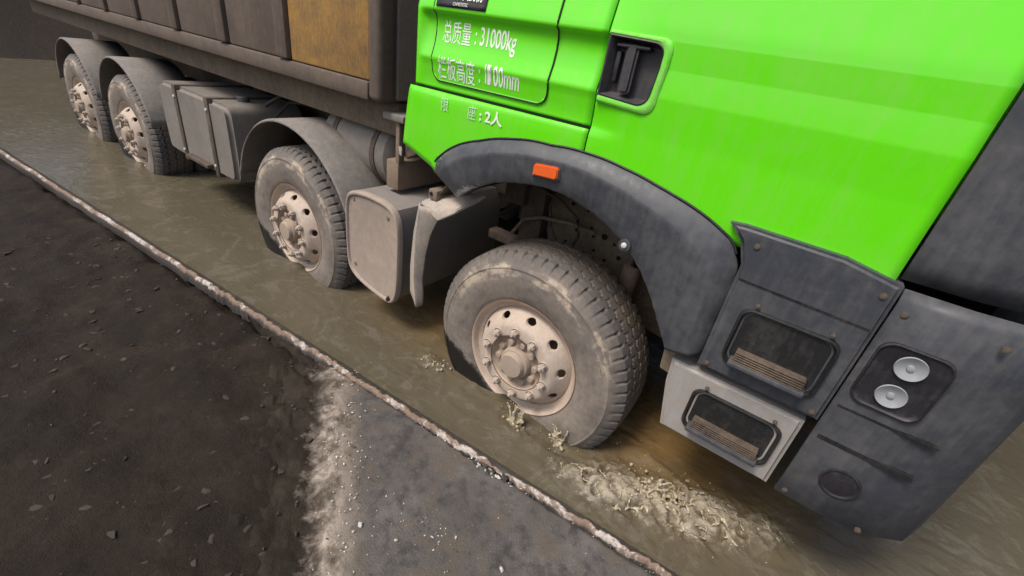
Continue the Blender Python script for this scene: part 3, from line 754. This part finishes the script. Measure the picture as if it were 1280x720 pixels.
# wheel-house liner and chassis
P = []
for t in np.linspace(20, 150, 40):
    P.append([(.70*math.cos(R(t)), y, .56+.70*math.sin(R(t))) for y in (.0, .15, .3, .5, .8)])
grid_mesh(np.array(P), 'wheel_house_liner', 'chassis', truck, True, .006)
def rail(y):
    o = box('chassis_rail', 'chassis', truck, -8.4, 1.2, y, y+.08, .74, 1.04, .008); return o
rail(.80); rail(1.62)
plate = prism('perforated_side_plate', 'mudmetal', truck, [(-.20, .50), (.50, .42), (.52, .96), (-.26, .985), (-.30, .80)], .52, .535, .004)
hole_me = None
for (x, z, r) in [(-.15, .93, .010), (-.06, .92, .008), (.03, .90, .008), (.10, .885, .010), (-.02, .84, .007), (.06, .82, .016), (.0, .80, .007), (.12, .80, .008), (.16, .74, .012), (.02, .73, .008), (.09, .70, .009), (-.10, .80, .009), (-.15, .72, .007), (.20, .86, .007), (.25, .80, .008), (.24, .66, .012), (.32, .72, .01), (-.05, .68, .008)]:
    if hole_me is None:
        bm = bmesh.new(); add_lathe(bm, [(0, -.002), (1, -.002), (1, .004)], 16); h = fin(bm, 'bolt_hole', 'dark', plate, angle=40); hole_me = h.data
        h.scale = (r, 1, r)
    else:
        h = bpy.data.objects.new('bolt_hole', hole_me); COL.objects.link(h); h.parent = plate; h.scale = (r, 1, r)
    h.location = (x, .519, z)
tube('shock_absorber', 'beam', truck, [(.29, .42, .98), (.28, .42, .78), (.275, .42, .77), (.25, .42, .40)], [.030, .030, .045, .045], 14)
tube('brake_hose', 'mudmetal', truck, [(-.42, .40, .70), (-.36, .40, .80), (-.25, .40, .845), (-.10, .42, .86), (.02, .46, .84)], .010, 8)
tube('brake_hose', 'chassis', truck, [(-.30, .42, .98), (-.16, .40, .96), (-.05, .40, .90), (-.03, .40, .82), (-.06, .40, .74)], .009, 8)
tube('brake_hose', 'chassis', truck, [(-.22, .45, 1.06), (-.24, .44, .9), (-.20, .42, .80), (-.12, .40, .72)], .008, 8)
box('spring_hanger', 'chassis', truck, -.42, -.28, .45, .60, .62, 1.02, .015)
box('steering_box', 'chassis', truck, -.52, -.38, .40, .62, .85, 1.08, .03)
box('leaf_spring', 'chassis', truck, -.75, .75, .62, .70, .50, .56, .01)
box('leaf_spring', 'chassis', truck, -.60, .60, .62, .70, .44, .495, .01)
tube('front_axle', 'chassis', truck, [(0, .25, HZ), (0, .6, HZ+.02), (0, 1.2, HZ-.02), (0, 1.8, HZ+.02), (0, 2.2, HZ)], .07, 12)
box('engine', 'chassis', truck, -.7, .9, .95, 1.55, .55, 1.5, .05)

# ---------------------------------------------------------------- wheels
def tyre_mesh():
    NP, SUB = 62, 8; n = NP*SUB
    prof = [(.292, .030), (.298, .004), (.308, -.006), (.325, -.012), (.35, -.020), (.38, -.026), (.41, -.029), (.44, -.028), (.463, -.024), (.466, -.0265), (.472, -.0262), (.476, -.021), (.495, -.011), (.508, -.002), (.519, .008), (.527, .017)]
    ys = np.linspace(.024, .276, 43)
    tread = [(.540 - .006*((y-.15)/.126)**2, y) for y in ys]
    full = prof + tread + [(r, .30-y) for r, y in prof[::-1]]
    k0, k1 = len(prof), len(prof)+len(tread)
    P = np.zeros((n+1, len(full), 3))
    for i in range(n+1):
        a = 2*math.pi*(i % n)/n; ph = (i % SUB)/SUB
        for j, (r, y) in enumerate(full):
            rr = r; yy = y
            if k0 <= j < k1:
                zig = .009*(1-abs(2*ph-1)*2)
                for c in (.085, .15, .215):
                    if abs(y - (c+zig)) < .0048: rr -= .010
                # shoulder notches between lugs
                if (y < .050 or y > .250) and ph in (0.0, .125): rr -= .011
                if (.10 < y < .125 or .175 < y < .2) and ph in (.5,): rr -= .004
            elif 13 <= j < k0 and ph in (0.0, .125): rr -= .008
            elif k1 <= j < k1+3 and ph in (0.0, .125): rr -= .008
            P[i, j] = (rr*math.cos(a), yy, rr*math.sin(a))
    m = len(full)
    idx = np.arange(n*m).reshape(n, m); nxt = np.roll(idx, -1, 0)
    f = np.stack([idx[:, :-1], idx[:, 1:], nxt[:, 1:], nxt[:, :-1]], -1).reshape(-1, 4)
    me = bpy.data.meshes.new('tyre'); me.from_pydata(P[:n].reshape(-1, 3).tolist(), [], f.tolist())
    me.shade_smooth(); me.set_sharp_from_angle(angle=R(38))
    return me
def rim_mesh():
    bm = bmesh.new()
    prof = [(.300, .02), (.3055, .002), (.3055, -.004), (.302, -.007), (.296, -.004), (.291, .004), (.288, .016), (.283, .026), (.270, .030), (.264, .034), (.262, .040)]
    add_lathe(bm, prof, 120)
    # dished disc with hand holes: built as a polar grid, hole cells removed and walled
    NA, = (400,)
    rad = [(.262, .040), (.256, .030), (.250, .020), (.245, .012), (.240, .004), (.234, -.004), (.228, -.012), (.222, -.020), (.215, -.028), (.207, -.036), (.198, -.042), (.188, -.045), (.170, -.046), (.150, -.046), (.144, -.045), (.142, -.040), (.140, -.030)]
    rad = [(float(np.interp(t, range(len(rad)), [q[0] for q in rad])), float(np.interp(t, range(len(rad)), [q[1] for q in rad]))) for t in np.arange(0, len(rad)-.999, .34)]
    V = [[bm.verts.new((r*math.cos(2*math.pi*k/NA), y, r*math.sin(2*math.pi*k/NA))) for k in range(NA)] for r, y in rad]
    hc, hr, ha = .2305, .0145, .024
    def inhole(rm, k):
        am = (k+.5)/NA*360
        dlt = ((am - HOLE0 + 18) % 36) - 18
        s = R(dlt)*rm
        return ((rm-hc)/hr)**2 + (s/ha)**2 < 1
    for i in range(len(rad)-1):
        for k in range(NA):
            q = (k+1) % NA
            if inhole((rad[i][0]+rad[i+1][0])/2, k): continue
            bm.faces.new((V[i][k], V[i][q], V[i+1][q], V[i+1][k]))
    # hole walls
    be = [e for e in bm.edges if len(e.link_faces) == 1 and all(.205 < math.hypot(v.co.x, v.co.z) < .26 for v in e.verts)]
    r = bmesh.ops.extrude_edge_only(bm, edges=be)
    for g in r['geom']:
        if isinstance(g, bmesh.types.BMVert): g.co.y += .018; 
    bmesh.ops.smooth_vert(bm, verts=list({v for e in be for v in e.verts}), factor=.5, use_axis_x=True, use_axis_y=True, use_axis_z=True)
    # dark barrel behind
    add_lathe(bm, [(.262, .05), (.262, .22), (.0, .22)], 64)
    bmesh.ops.recalc_face_normals(bm, faces=bm.faces[:])
    me = bpy.data.meshes.new('rim'); bm.to_mesh(me); bm.free(); me.shade_smooth(); me.set_sharp_from_angle(angle=R(35)); me.materials.append(MAT['rim'])
    return me
HOLE0 = 12
def nut_mesh():
    bm = bmesh.new()
    prof = [(.0235, 0), (.0235, -.006), (.0215, -.008)]
    add_lathe(bm, prof, 20)
    hexr = []
    for (r, y) in ((.0185, -.008), (.0185, -.026), (.0152, -.030)):
        hexr.append([bm.verts.new((r*math.cos(math.pi/3*k), y, r*math.sin(math.pi/3*k))) for k in range(6)])
    for A, B in zip(hexr, hexr[1:]):
        for k in range(6): bm.faces.new((A[k], A[(k+1) % 6], B[(k+1) % 6], B[k]))
    bm.faces.new(hexr[-1])
    add_lathe(bm, [(.0092, -.027), (.0092, -.038), (.007, -.041), (0, -.041)], 14)
    bmesh.ops.recalc_face_normals(bm, faces=bm.faces[:])
    me = bpy.data.meshes.new('lug_nut'); bm.to_mesh(me); bm.free(); me.shade_smooth(); me.set_sharp_from_angle(angle=R(35)); me.materials.append(MAT['nut'])
    return me
def hbolt_mesh():
    bm = bmesh.new()
    add_lathe(bm, [(.0165, .03), (.0165, -.018), (.0135, -.023), (0, -.024)], 18)
    bmesh.ops.recalc_face_normals(bm, faces=bm.faces[:])
    me = bpy.data.meshes.new('hub_bolt'); bm.to_mesh(me); bm.free(); me.shade_smooth(); me.set_sharp_from_angle(angle=R(35)); me.materials.append(MAT['hub'])
    return me
TY, RM, NU, HB_ = tyre_mesh(), rim_mesh(), nut_mesh(), hbolt_mesh(); TY.materials.append(MAT['tyre'])
def lathe_me(name, prof, mat, n=64):
    bm = bmesh.new(); add_lathe(bm, prof, n); bmesh.ops.recalc_face_normals(bm, faces=bm.faces[:])
    me = bpy.data.meshes.new(name); bm.to_mesh(me); bm.free(); me.shade_smooth(); me.set_sharp_from_angle(angle=R(35)); me.materials.append(MAT[mat]); return me
HUB = lathe_me('hub', [(.141, -.032), (.132, -.020), (.125, -.014), (.085, -.016), (.080, -.020), (.078, -.050), (.074, -.056), (.064, -.058)], 'hub')
CAP = lathe_me('hub_cap', [(.066, -.05), (.063, -.074), (.057, -.082), (.03, -.0835), (0, -.084)], 'hub', 48)
RING = lathe_me('flange_ring', [(.3075, .004), (.3078, -.006), (.3055, -.0085), (.3035, -.0078)], 'rust', 96)
BORE = lathe_me('bore_edge', [(.1445, -.0455), (.1435, -.0475), (.1415, -.0472), (.141, -.044)], 'rust', 72)
def wheel(name, x, y, detail=True, rz=0, ry=0):
    e = bpy.data.objects.new('wheel', None); COL.objects.link(e); e.parent = truck; e.location = (x, y, HZ); e.rotation_euler = (0, ry, rz)
    def ch(nm, me, loc=(0, 0, 0), rot=None):
        o = bpy.data.objects.new(nm, me); COL.objects.link(o); o.parent = e; o.location = loc
        if rot: o.rotation_euler = rot
        return o
    ch('tyre', TY)
    ch('rim', RM); ch('hub', HUB)
    if detail:
        ch('flange_ring', RING); ch('bore_edge', BORE); ch('hub_cap', CAP)
        for k in range(10):
            a = R(25.5 + 36*k)
            ch('lug_nut', NU, (.168*math.cos(a), -.044, .168*math.sin(a)), (0, random.uniform(0, 1), 0))
            a = R(8 + 36*k)
            ch('hub_bolt', HB_, (.105*math.cos(a), -.016, .105*math.sin(a)))
    return e
wheel('front', 0, 0)
wheel('second', -1.92, 0.0)
for x in (0, -1.92): wheel('far', x, 2.42, False, math.pi)
for x in (-4.75, -6.12):
    wheel('drive', x, .0); wheel('drive_inner', x, .34, False); wheel('drive_far', x, 2.42, False, math.pi); wheel('drive_far', x, 2.08, False, math.pi)
    tube('drive_axle', 'chassis', truck, [(x, .4, HZ), (x, 1.0, HZ), (x, 1.1, HZ), (x, 1.3, HZ), (x, 1.4, HZ), (x, 2.0, HZ)], [.1, .1, .22, .22, .1, .1], 14)

box('added_far_step_housing', 'chassis', truck, .66, 1.40, 2.20, 2.52, .41, 1.2, .02)  # far-side boxes and tray added to block blue sky light under the truck
box('added_far_toolbox', 'box', truck, -1.26, -.80, 1.72, 2.50, .22, .8, .02)
box('added_far_side_tank', 'tank', truck, -3.95, -2.75, 1.85, 2.46, .34, .92, .03)
box('added_undertray', 'chassis', truck, .62, 1.44, .32, 2.18, .42, .50, .02)
# ---------------------------------------------------------------- toolbox behind the arch
BX0, BX1, BZ0, BZ1 = -1.262, -.815, .205, .795
cov = [(-.885, .200), (-.855, .215), (-.832, .25), (-.815, .32), (-.810, .50), (-.812, .66), (-.825, .725), (-.862, .775), (-.93, .797), (-1.05, .800), (-1.16, .790), (-1.225, .768), (-1.25, .735), (-1.262, .66), (-1.262, .40), (-1.254, .32), (-1.225, .272), (-1.16, .238), (-1.05, .215), (-.95, .203)]
def smooth_poly(p, it=2):
    for _ in range(it):
        q = []
        for a, b in zip(p, p[1:]+p[:1]): q += [(a[0]*.75+b[0]*.25, a[1]*.75+b[1]*.25), (a[0]*.25+b[0]*.75, a[1]*.25+b[1]*.75)]
        p = q
    return p
cv = smooth_poly(cov)
tb = prism('toolbox', 'box', truck, [(-1.245, .245), (-.875, .225), (-.842, .27), (-.832, .70), (-.865, .765), (-1.20, .775), (-1.245, .73)], -.045, .86, .02, 3)
ring_bowl('toolbox_cover', cv, 'cover', tb, [(1.0, -.030), (1.0, -.050), (.992, -.060), (.975, -.065), (.945, -.065), (.925, -.060), (.915, -.054), (.90, -.053)])
for (x, z) in ((-1.19, .735), (-.905, .715), (-1.19, .335)):
    disc('cover_screw', 'mudmetal', tb, x, -.054, z, .011, .004, 14)
hull('torn_corner', 'dark', tb, [(-.905, -.067, .225), (-.880, -.067, .262), (-.868, -.067, .232), (-.895, -.067, .212), (-.885, -.055, .235)], .0)

# beam, air tank, brackets above the toolbox
box('cross_beam', 'beam', truck, -1.135, -1.035, .12, .95, .795, .955, .012)
bm = bmesh.new(); add_lathe(bm, [(0, -.36), (.10, -.355), (.17, -.335), (.205, -.30), (.205, .28), (.17, .32), (.10, .335), (0, .34)], 40)
at_ = fin(bm, 'air_tank', 'tank', truck, angle=40); at_.rotation_euler = (0, 0, R(90)); at_.location = (-1.58, .42, .90)
for dx in (-.2, .18):
    bm = bmesh.new(); add_lathe(bm, [(.204, -.02), (.211, -.02), (.211, .02), (.204, .02)], 40)
    s_ = fin(bm, 'tank_strap', 'chassis', at_, angle=40); s_.location = (0, dx, 0)
box('tank_shelf', 'tank', truck, -2.0, -1.20, .20, .75, .64, .69, .01)
box('body_subframe', 'mudmetal', truck, -8.2, -1.13, .20, .32, 1.06, 1.24, .012)
box('mount_bracket', 'tank', truck, -1.14, -.98, .10, .50, 1.165, 1.20, .006)
box('mount_post', 'beam', truck, -1.06, -1.03, .12, .16, .95, 1.17, .006)
hull('hanging_rag', 'cloth', truck, [(-1.02, .10, 1.06), (-.985, .10, 1.03), (-1.0, .115, .99), (-1.03, .12, 1.0), (-1.01, .13, 1.04)], .006)
hull('mount_bracket', 'chassis', truck, [(-1.03, .14, 1.17), (-.90, .14, 1.17), (-1.0, .14, .98), (-.92, .14, 1.02), (-1.03, .5, 1.17), (-.90, .5, 1.17), (-1.0, .5, .98), (-.92, .5, 1.02)], .006)

# dump body
db = prism('dump_body', 'body', truck, [(-8.3, 1.25), (-1.10, 1.25), (-1.10, 2.75), (-8.3, 2.75)], .075, 2.40, .0)
def dpart(nm, mat, *a, **k): return box(nm, mat, db, *a, **k)
dpart('corner_post', 'body', -1.180, -1.085, .035, .14, 1.245, 2.78, .03, 4)
dpart('bottom_rail', 'body', -8.3, -1.19, .045, .12, 1.24, 1.33, .012)
dpart('top_rail', 'body', -8.3, -1.10, .02, .14, 2.70, 2.82, .02)
for i, x in enumerate(np.arange(-1.95, -8.2, -.72)):
    dpart('side_rib', 'body', x-.06, x+.06, .028, .10, 1.335, 2.70, .02)
for i, x in enumerate(np.arange(-1.188, -8.2, -.72)):
    x1 = x if i == 0 else -1.95+.72-.72*i-.065
    dpart('side_plate', 'ochre' if i == 0 else 'body', max(-1.95-.72*i+.065, -8.25), x1, .055, .09, 1.335, 2.69, .01)
dpart('lit_front_plate', 'tank', -1.10, -1.075, .145, 2.38, 1.26, 2.74, .006)  # paler plate added: light in the gap put into its colour
for z in (1.9, 2.3): dpart('front_rib', 'body', -1.10, -1.05, .2, 2.3, z, z+.1, .015)

# fuel tank and second mudguard on the far left
ft = prism('fuel_tank', 'tank', truck, smooth_poly(rrect(-3.95, -2.75, .34, .92, .08, 2), 1), .03, .62, .03, 3)
for x in (-3.6, -3.05): box('tank_strap', 'chassis', ft, x-.03, x+.03, .018, .64, .33, .93, .008)
def guard(x, rr=.66, a0=15, a1=165):
    P = [[(x+rr*math.cos(R(t)), y, HZ+.04+(rr)*math.sin(R(t)) - (.012 if j in (0,) else 0)) for j, y in enumerate((-.02, -.01, .2, .42))] for t in np.linspace(a0, a1, 30)]
    return grid_mesh(np.array(P), 'rear_mudguard', 'plastic_dusty', truck, True, .01)
guard(-1.92); guard(-4.75, .64); guard(-6.12, .64)

# ---------------------------------------------------------------- step housing, cladding and bumper ahead of the wheel
cl = prism('step_cladding', 'plastic', truck, [(.728, .735), (1.10, .735), (1.10, 1.205), (.96, 1.232), (.70, 1.236), (.655, 1.232), (.70, 1.19), (.728, 1.12)], -.078, .12, .012, 3)
stp = prism('step_housing', 'white_step', truck, [(.690, .405), (1.08, .405), (1.08, .70), (.645, .70), (.652, .60)], -.060, .30, .014, 3)
def step_well(parent, x0, x1, z0, z1, y, rad=.035):
    po = rrect(x0, x1, z0, z1, rad, 5)
    ring_bowl('step_well', po, 'black', parent, [(1.06, y), (1.05, y-.010), (1.0, y-.012), (.97, y-.006), (.95, y+.004), (.90, y-.0015)])
    for k in range(5):
        zz = z0 + .030 + k*.007
        box('tread_rib', 'chassis', parent, x0+.03, x1-.03, y-.045+.002*k, y-.002, zz, zz+.004, .0012, 1)
    box('step_tread', 'plastic', parent, x0+.02, x1-.02, y-.05, y-.003, z0+.012, z0+.030, .005)
    for xx in (x0+.03, x1-.03): disc('step_bolt', 'chassis', parent, xx, y-.0125, z1+.022, .007, .004, 10)
step_well(stp, .76, 1.04, .47, .64, -.060)
step_well(cl, .79, 1.05, .80, 1.0, -.078)
for (x, z) in ((.75, 1.19), (1.07, 1.17), (.755, .76), (1.075, .76)): disc('cladding_bolt', 'chassis', cl, x, -.079, z, .009, .004, 12)
prism('cladding_groove', 'black', cl, [(.74, 1.075), (1.09, 1.065), (1.09, 1.072), (.74, 1.082)], -.0795, -.07, 0)
B = []
for x, y in ((1.105, -.075), (1.25, -.075), (1.38, -.05), (1.47, .01), (1.52, .11), (1.54, .3), (1.545, 1.25), (1.54, 2.2), (1.5, 2.4), (1.36, 2.5), (1.1, 2.53)):
    B.append([(x, y, z) for z in (.40, .42, .60, .80, 1.0, 1.17, 1.20)])
for row in B: row[0] = (row[0][0], row[0][1]+.03, row[0][2]); row[-1] = (row[-1][0], row[-1][1]+.02, row[-1][2])
bp = grid_mesh(np.array(B), 'bumper', 'plastic', truck, True, .02)
hlp = rrect(1.125, 1.285, .86, 1.06, .035, 5)
hl = ring_bowl('headlight', hlp, 'plate', bp, [(1.05, -.070), (1.04, -.082), (1.0, -.084), (.95, -.0785), (.90, -.077)])
for z, r in ((1.01, .036), (.915, .036)):
    bm = bmesh.new(); add_lathe(bm, [(r, -.006), (r*.95, -.010), (r*.6, -.003), (r*.25, .0), (r*.22, -.006), (0, -.008)], 28)
    o = fin(bm, 'lamp_reflector', 'lens', bp, angle=40); o.location = (1.205, -.0775, z)
prism('bumper_groove', 'black', bp, [(1.12, .685), (1.36, .685), (1.36, .70), (1.12, .70)], -.0765, -.06, .0)
prism('bumper_groove', 'black', bp, [(1.12, .815), (1.36, .815), (1.36, .822), (1.12, .822)], -.0765, -.06, .0)
ring_bowl('fog_lamp', [(1.235+.05*math.cos(R(a)), .565+.05*math.sin(R(a))) for a in range(0, 360, 15)], 'plate', bp, [(1.1, -.070), (1.08, -.079), (1.0, -.080), (.88, -.0765), (.5, -.0775), (.1, -.078)])
for (x, z) in ((1.13, .44), (1.34, .44), (1.13, 1.14), (1.33, 1.14)): disc('bumper_bolt', 'chassis', bp, x, -.075, z, .009, .004, 12)
# small hardware on the tanks and boxes further back
bm = bmesh.new(); add_lathe(bm, [(.045, .0), (.045, -.03), (.038, -.036), (0, -.036)], 20); fc = fin(bm, 'fuel_cap', 'plastic', ft, angle=40); fc.rotation_euler = (R(-90), 0, 0); fc.location = (-2.95, .25, .92)
box('tank_step', 'chassis', ft, -3.5, -3.12, -.02, .03, .38, .41, .005)
for x in (-3.6, -3.05):
    for z in (.42, .84): disc('strap_bolt', 'bolt', ft, x, .017, z, .012, .008, 8)
tube('air_hose', 'black', truck, [(-2.62, .25, .95), (-2.4, .3, 1.08), (-2.1, .28, 1.10), (-1.85, .3, 1.02)], .014, 8)
tube('air_hose', 'black', truck, [(-2.62, .30, .85), (-2.45, .33, 1.0), (-2.1, .33, 1.05), (-1.85, .35, .98)], .010, 8)

# ================================================================== SPLASHES, FOAM, STONES
def blobs(name, pts, voxel=.0045, sm=5, mat='splash'):
    bm = bmesh.new()
    for (p, r) in pts:
        bmesh.ops.create_icosphere(bm, subdivisions=1, radius=r, matrix=Matrix.Translation(p) @ Matrix.Diagonal((1, 1, random.uniform(.8, 1.3), 1)))
    me = bpy.data.meshes.new(name); bm.to_mesh(me); bm.free()
    o = link(name, me, mat, None, True)
    m = o.modifiers.new('fuse', 'REMESH'); m.mode = 'VOXEL'; m.voxel_size = voxel; m.use_smooth_shade = True
    if sm:
        s = o.modifiers.new('relax', 'SMOOTH'); s.iterations = sm; s.factor = .5
    return o
def strand_points(cx, cy, n, h, spread, r0, lean=(0, 0), seed=1, base=.03):
    rg = random.Random(seed); out = []
    for _ in range(n):
        a = rg.uniform(0, 2*math.pi); sp = rg.uniform(.1, 1)*spread; hh = h*rg.uniform(.35, 1)
        bx, by = cx+base*rg.uniform(-1, 1), cy+base*.6*rg.uniform(-1, 1)
        dx, dy = math.cos(a)*sp+lean[0]*hh, math.sin(a)*sp*.6+lean[1]*hh
        ns = 34; end = rg.uniform(.55, 1.0)
        for k in range(ns):
            t = k/(ns-1)*end
            z = hh*(2.2*t - 1.2*t*t) - .006
            r = r0*(1-.62*t)*rg.uniform(.55, 1.15)
            wob = .006
            p = Vector((bx+dx*t+rg.uniform(-1, 1)*wob*t, by+dy*t+rg.uniform(-1, 1)*wob*t, z))
            out.append((p, max(.0028, r)))
    return out
def mound(cx, cy, r, h, n, seed):
    rg = random.Random(seed); return [(Vector((cx+rg.gauss(0, r), cy+rg.gauss(0, r*.6), h*rg.random()**2 - .004)), rg.uniform(.006, .012)) for _ in range(n)]
def droplets(cx, cy, r, h, n, seed):
    rg = random.Random(seed); return [(Vector((cx+rg.gauss(0, r), cy+rg.gauss(0, r*.6), .01+h*rg.random())), rg.uniform(.0026, .0048)) for _ in range(n)]
def splash(parts, label):
    o = blobs('water_splash', sum(parts, []), .003, 3); tag(o, label, 'splash', 'splashes thrown up round the wheel'); return o
splash([mound(.10, -.115, .026, .05, 34, 1), strand_points(.10, -.115, 12, .13, .05, .0085, (-.2, .1), 3)], 'spurt of muddy water leaping below the wheel rim')
splash([mound(.31, -.065, .022, .03, 26, 4), strand_points(.31, -.065, 12, .105, .08, .0065, (0, 0), 11)], 'small star shaped splash against the foot of the tyre')
splash([mound(.79, .0, .055, .05, 130, 6), strand_points(.80, .02, 14, .10, .09, .008, (.3, .2), 5, .055), strand_points(.74, -.04, 9, .06, .08, .007, (0, 0), 15, .035)], 'large cream splash in the churned water ahead of the wheel')
splash([mound(-.49, -.08, .045, .018, 40, 8), strand_points(-.47, -.085, 6, .03, .05, .006, (0, 0), 6, .05)], 'low curl of foam behind the wheel, below the mudflap')

sp_ = sum([droplets(*a) for a in ((.09, -.115, .04, .15, 34, 2), (.31, -.065, .05, .12, 30, 5), (.80, .0, .13, .11, 90, 7), (-.48, -.09, .06, .035, 20, 9))], [])
tag(blobs('spray', [(p, r*.8) for p, r in sp_], .0022, 0), 'fine droplets of muddy spray flying over the puddle', kind='stuff')

def foam_lace():
    pts = []
    seeds = rng.uniform([.30, -.32], [1.45, .40], (260, 2))
    step = .0065
    gx, gy = np.meshgrid(np.arange(.32, 1.42, step), np.arange(-.30, .38, step), indexing='ij')
    G = np.stack([gx, gy], -1).reshape(-1, 2) + rng.uniform(-.002, .002, (gx.size, 2))
    W = G + .02*np.stack([fbm(np.c_[G, np.zeros(len(G))], 12, 3, 1), fbm(np.c_[G, np.zeros(len(G))], 12, 3, 5)], -1)
    D = np.sqrt(((W[:, None, :]-seeds[None])**2).sum(-1)); D.sort(1)
    edge = D[:, 1]-D[:, 0]
    d = foam_density(G[:, 0], G[:, 1])
    n = fbm(np.c_[G, np.zeros(len(G))], 9, 3, 3.3)
    keep = (edge < .0055) & (d + n*.75 > .62)
    for (x, y), dd, nn, e in zip(G[keep], d[keep], n[keep], edge[keep]):
        h = max(-.002, .001 + .034*max(0, dd-.4)*(1+1.4*nn) + .008*random.random()*dd)
        pts.append((Vector((x, y, h)), random.uniform(.0024, .0056)*(.75+.4*dd)))
    for _ in range(140):
        x, y = random.uniform(.4, 1.3), random.uniform(-.28, .35)
        if foam_density(np.array(x), np.array(y)) > random.uniform(.3, 1): pts.append((Vector((x, y, random.uniform(.01, .07))), random.uniform(.002, .005)))
    return blobs('foam', pts, .0032, 4)
fo = foam_lace(); tag(fo, 'lacy cream foam on the churned puddle ahead of the wheel', kind='stuff')

def rock(r, seed, mat):
    rg = random.Random(seed); bm = bmesh.new()
    for _ in range(14):
        v = Vector((rg.gauss(0, 1), rg.gauss(0, 1), rg.gauss(0, 1))).normalized()
        bm.verts.new((v.x*r*rg.uniform(.8, 1.25), v.y*r*rg.uniform(.6, .95), v.z*r*rg.uniform(.4, .65)))
    bmesh.ops.convex_hull(bm, input=bm.verts[:])
    for v in [v for v in bm.verts if not v.link_faces]: bm.verts.remove(v)
    bmesh.ops.bevel(bm, geom=bm.edges[:], offset=r*.08, segments=1, affect='EDGES')
    bmesh.ops.recalc_face_normals(bm, faces=bm.faces[:])
    me = bpy.data.meshes.new('stone'); bm.to_mesh(me); bm.free(); me.materials.append(MAT[mat]); return me
big = [(.002, -.921, .013, 'pale sandy stone near the left edge of the asphalt, largest of the loose stones'),
       (.366, -.763, .0, ''), (.477, -.708, .012, 'white chip of stone low on the asphalt, farthest right of the loose stones'),
       (.137, -.874, .008, 'small pointed pale stone right of the largest stone'),
       (.286, -.730, .0075, 'pale stone at the right end of the scatter on the asphalt'),
       (.223, -.786, .008, 'pale stone in the middle of the scatter on the asphalt'),
       (.258, -.815, .0065, 'little pale stone just below the scatter on the asphalt')]
for i, (x, y, r, lb) in enumerate(big):
    if r == 0: continue
    o = link('stone', rock(r, 50+i, 'stone')); o.location = (x, y, .046+r*.45); o.rotation_euler = (0, 0, i*1.3)
    tag(o, lb, 'stone', 'loose stones on the asphalt')
def gravel():
    vs, fs, mi = [], [], []
    protos = [rock(1.0, 200+k, 'stone') for k in range(6)]
    data = [([v.co.copy() for v in p.vertices], [tuple(f.vertices) for f in p.polygons]) for p in protos]
    def put(x, y, z, r, dark):
        pv, pf = random.choice(data); a = random.uniform(0, 6.28); b = len(vs); c, s = math.cos(a), math.sin(a)
        k1, k2 = random.uniform(.6, 1.5), random.uniform(.35, .9)
        for v in pv: vs.append((x+r*(v.x*c*k1-v.y*s), y+r*(v.x*s*k1+v.y*c), z+r*v.z*k2))
        for f in pf: fs.append(tuple(i+b for i in f)); mi.append(1 if dark else 0)
    for _ in range(380):
        x = random.uniform(-.6, 1.3); y = random.uniform(-1.35, -.42)
        if slab_in(np.array(x), np.array(y)) < .0 or y > kerb_y(x)-.03: continue
        put(x, y, .047, random.choice([.0012, .0014, .0018, .0022, .0038]), random.random() < .6)
    for _ in range(60):                                        # scatter in the middle of the slab
        x = random.gauss(.21, .07); y = random.gauss(-.80, .035); put(x, y, .048, random.uniform(.0015, .004), random.random() < .5)
    for _ in range(260):                                        # grit on the sandy strip
        t = random.uniform(0, 1.6); x = -.70+.826*t+random.gauss(0, .05); y = -.49-.564*t+random.gauss(0, .05)
        put(x, y, .055, random.uniform(.0015, .006), random.random() < .2)
    for p in protos: bpy.data.meshes.remove(p)
    me = bpy.data.meshes.new('gravel'); me.from_pydata(vs, [], fs); me.materials.append(MAT['stone']); me.materials.append(MAT['darkstone']); me.polygons.foreach_set('material_index', mi)
    o = link('gravel', me); tag(o, 'fine pale and dark grit scattered over the asphalt', kind='stuff')
    # broken chips in the crack along the kerb
    vs.clear(); fs.clear(); mi.clear()
    for _ in range(170):
        x = random.uniform(-.7, 1.0); y = kerb_y(x)-.014+random.gauss(0, .006); put(x, y, .034+random.uniform(0, .010), random.choice([.002, .003, .004, .007]), random.random() < .8)
    for _ in range(75):
        x = random.gauss(.21, .055); y = kerb_y(x)-.022+random.gauss(0, .010); put(x, y, .046, random.choice([.003, .004, .006, .009, .014]), random.random() < .72)
    me2 = bpy.data.meshes.new('kerb_rubble'); me2.from_pydata(vs, [], fs); me2.materials.append(MAT['stone']); me2.materials.append(MAT['darkstone']); me2.polygons.foreach_set('material_index', mi)
    o = link('kerb_rubble', me2); tag(o, 'broken dark and white chips lying in the crack beside the kerb', kind='stuff')
def clods():
    vs, fs = [], []
    protos = [rock(1.0, 300+k, 'mud') for k in range(6)]
    dat = [([v.co.copy() for v in p.vertices], [tuple(f.vertices) for f in p.polygons]) for p in protos]
    n_ = 0
    while n_ < 900:
        x = random.uniform(-3.2, .2); y = random.uniform(-2.0, -.55)
        if float(slab_in(np.array(x), np.array(y))) > -.06 or y > kerb_y(x)-.05: continue
        q = np.array([[x, y, 0.0]]); z = .020 + float(fbm(q, 1.7, 5, 3.1)[0])*.034 + abs(float(fbm(q, 6.5, 4, 9.2)[0]))*.03
        r = random.choice([.004, .005, .007, .009, .012, .020]); pv, pf = random.choice(dat); b = len(vs); a = random.uniform(0, 6.28); c, s_ = math.cos(a), math.sin(a)
        for v in pv: vs.append((x+r*(v.x*c-v.y*s_), y+r*(v.x*s_+v.y*c), z+r*v.z*.8))
        for f in pf: fs.append(tuple(i+b for i in f))
        n_ += 1
    for p in protos: bpy.data.meshes.remove(p)
    me = bpy.data.meshes.new('mud_clods'); me.from_pydata(vs, [], fs); o = link('mud_clods', me, 'clod'); tag(o, 'small clods and grit lying on the dark wet mud', kind='stuff')
clods()
data = None
def _g():
    gravel()
_g()
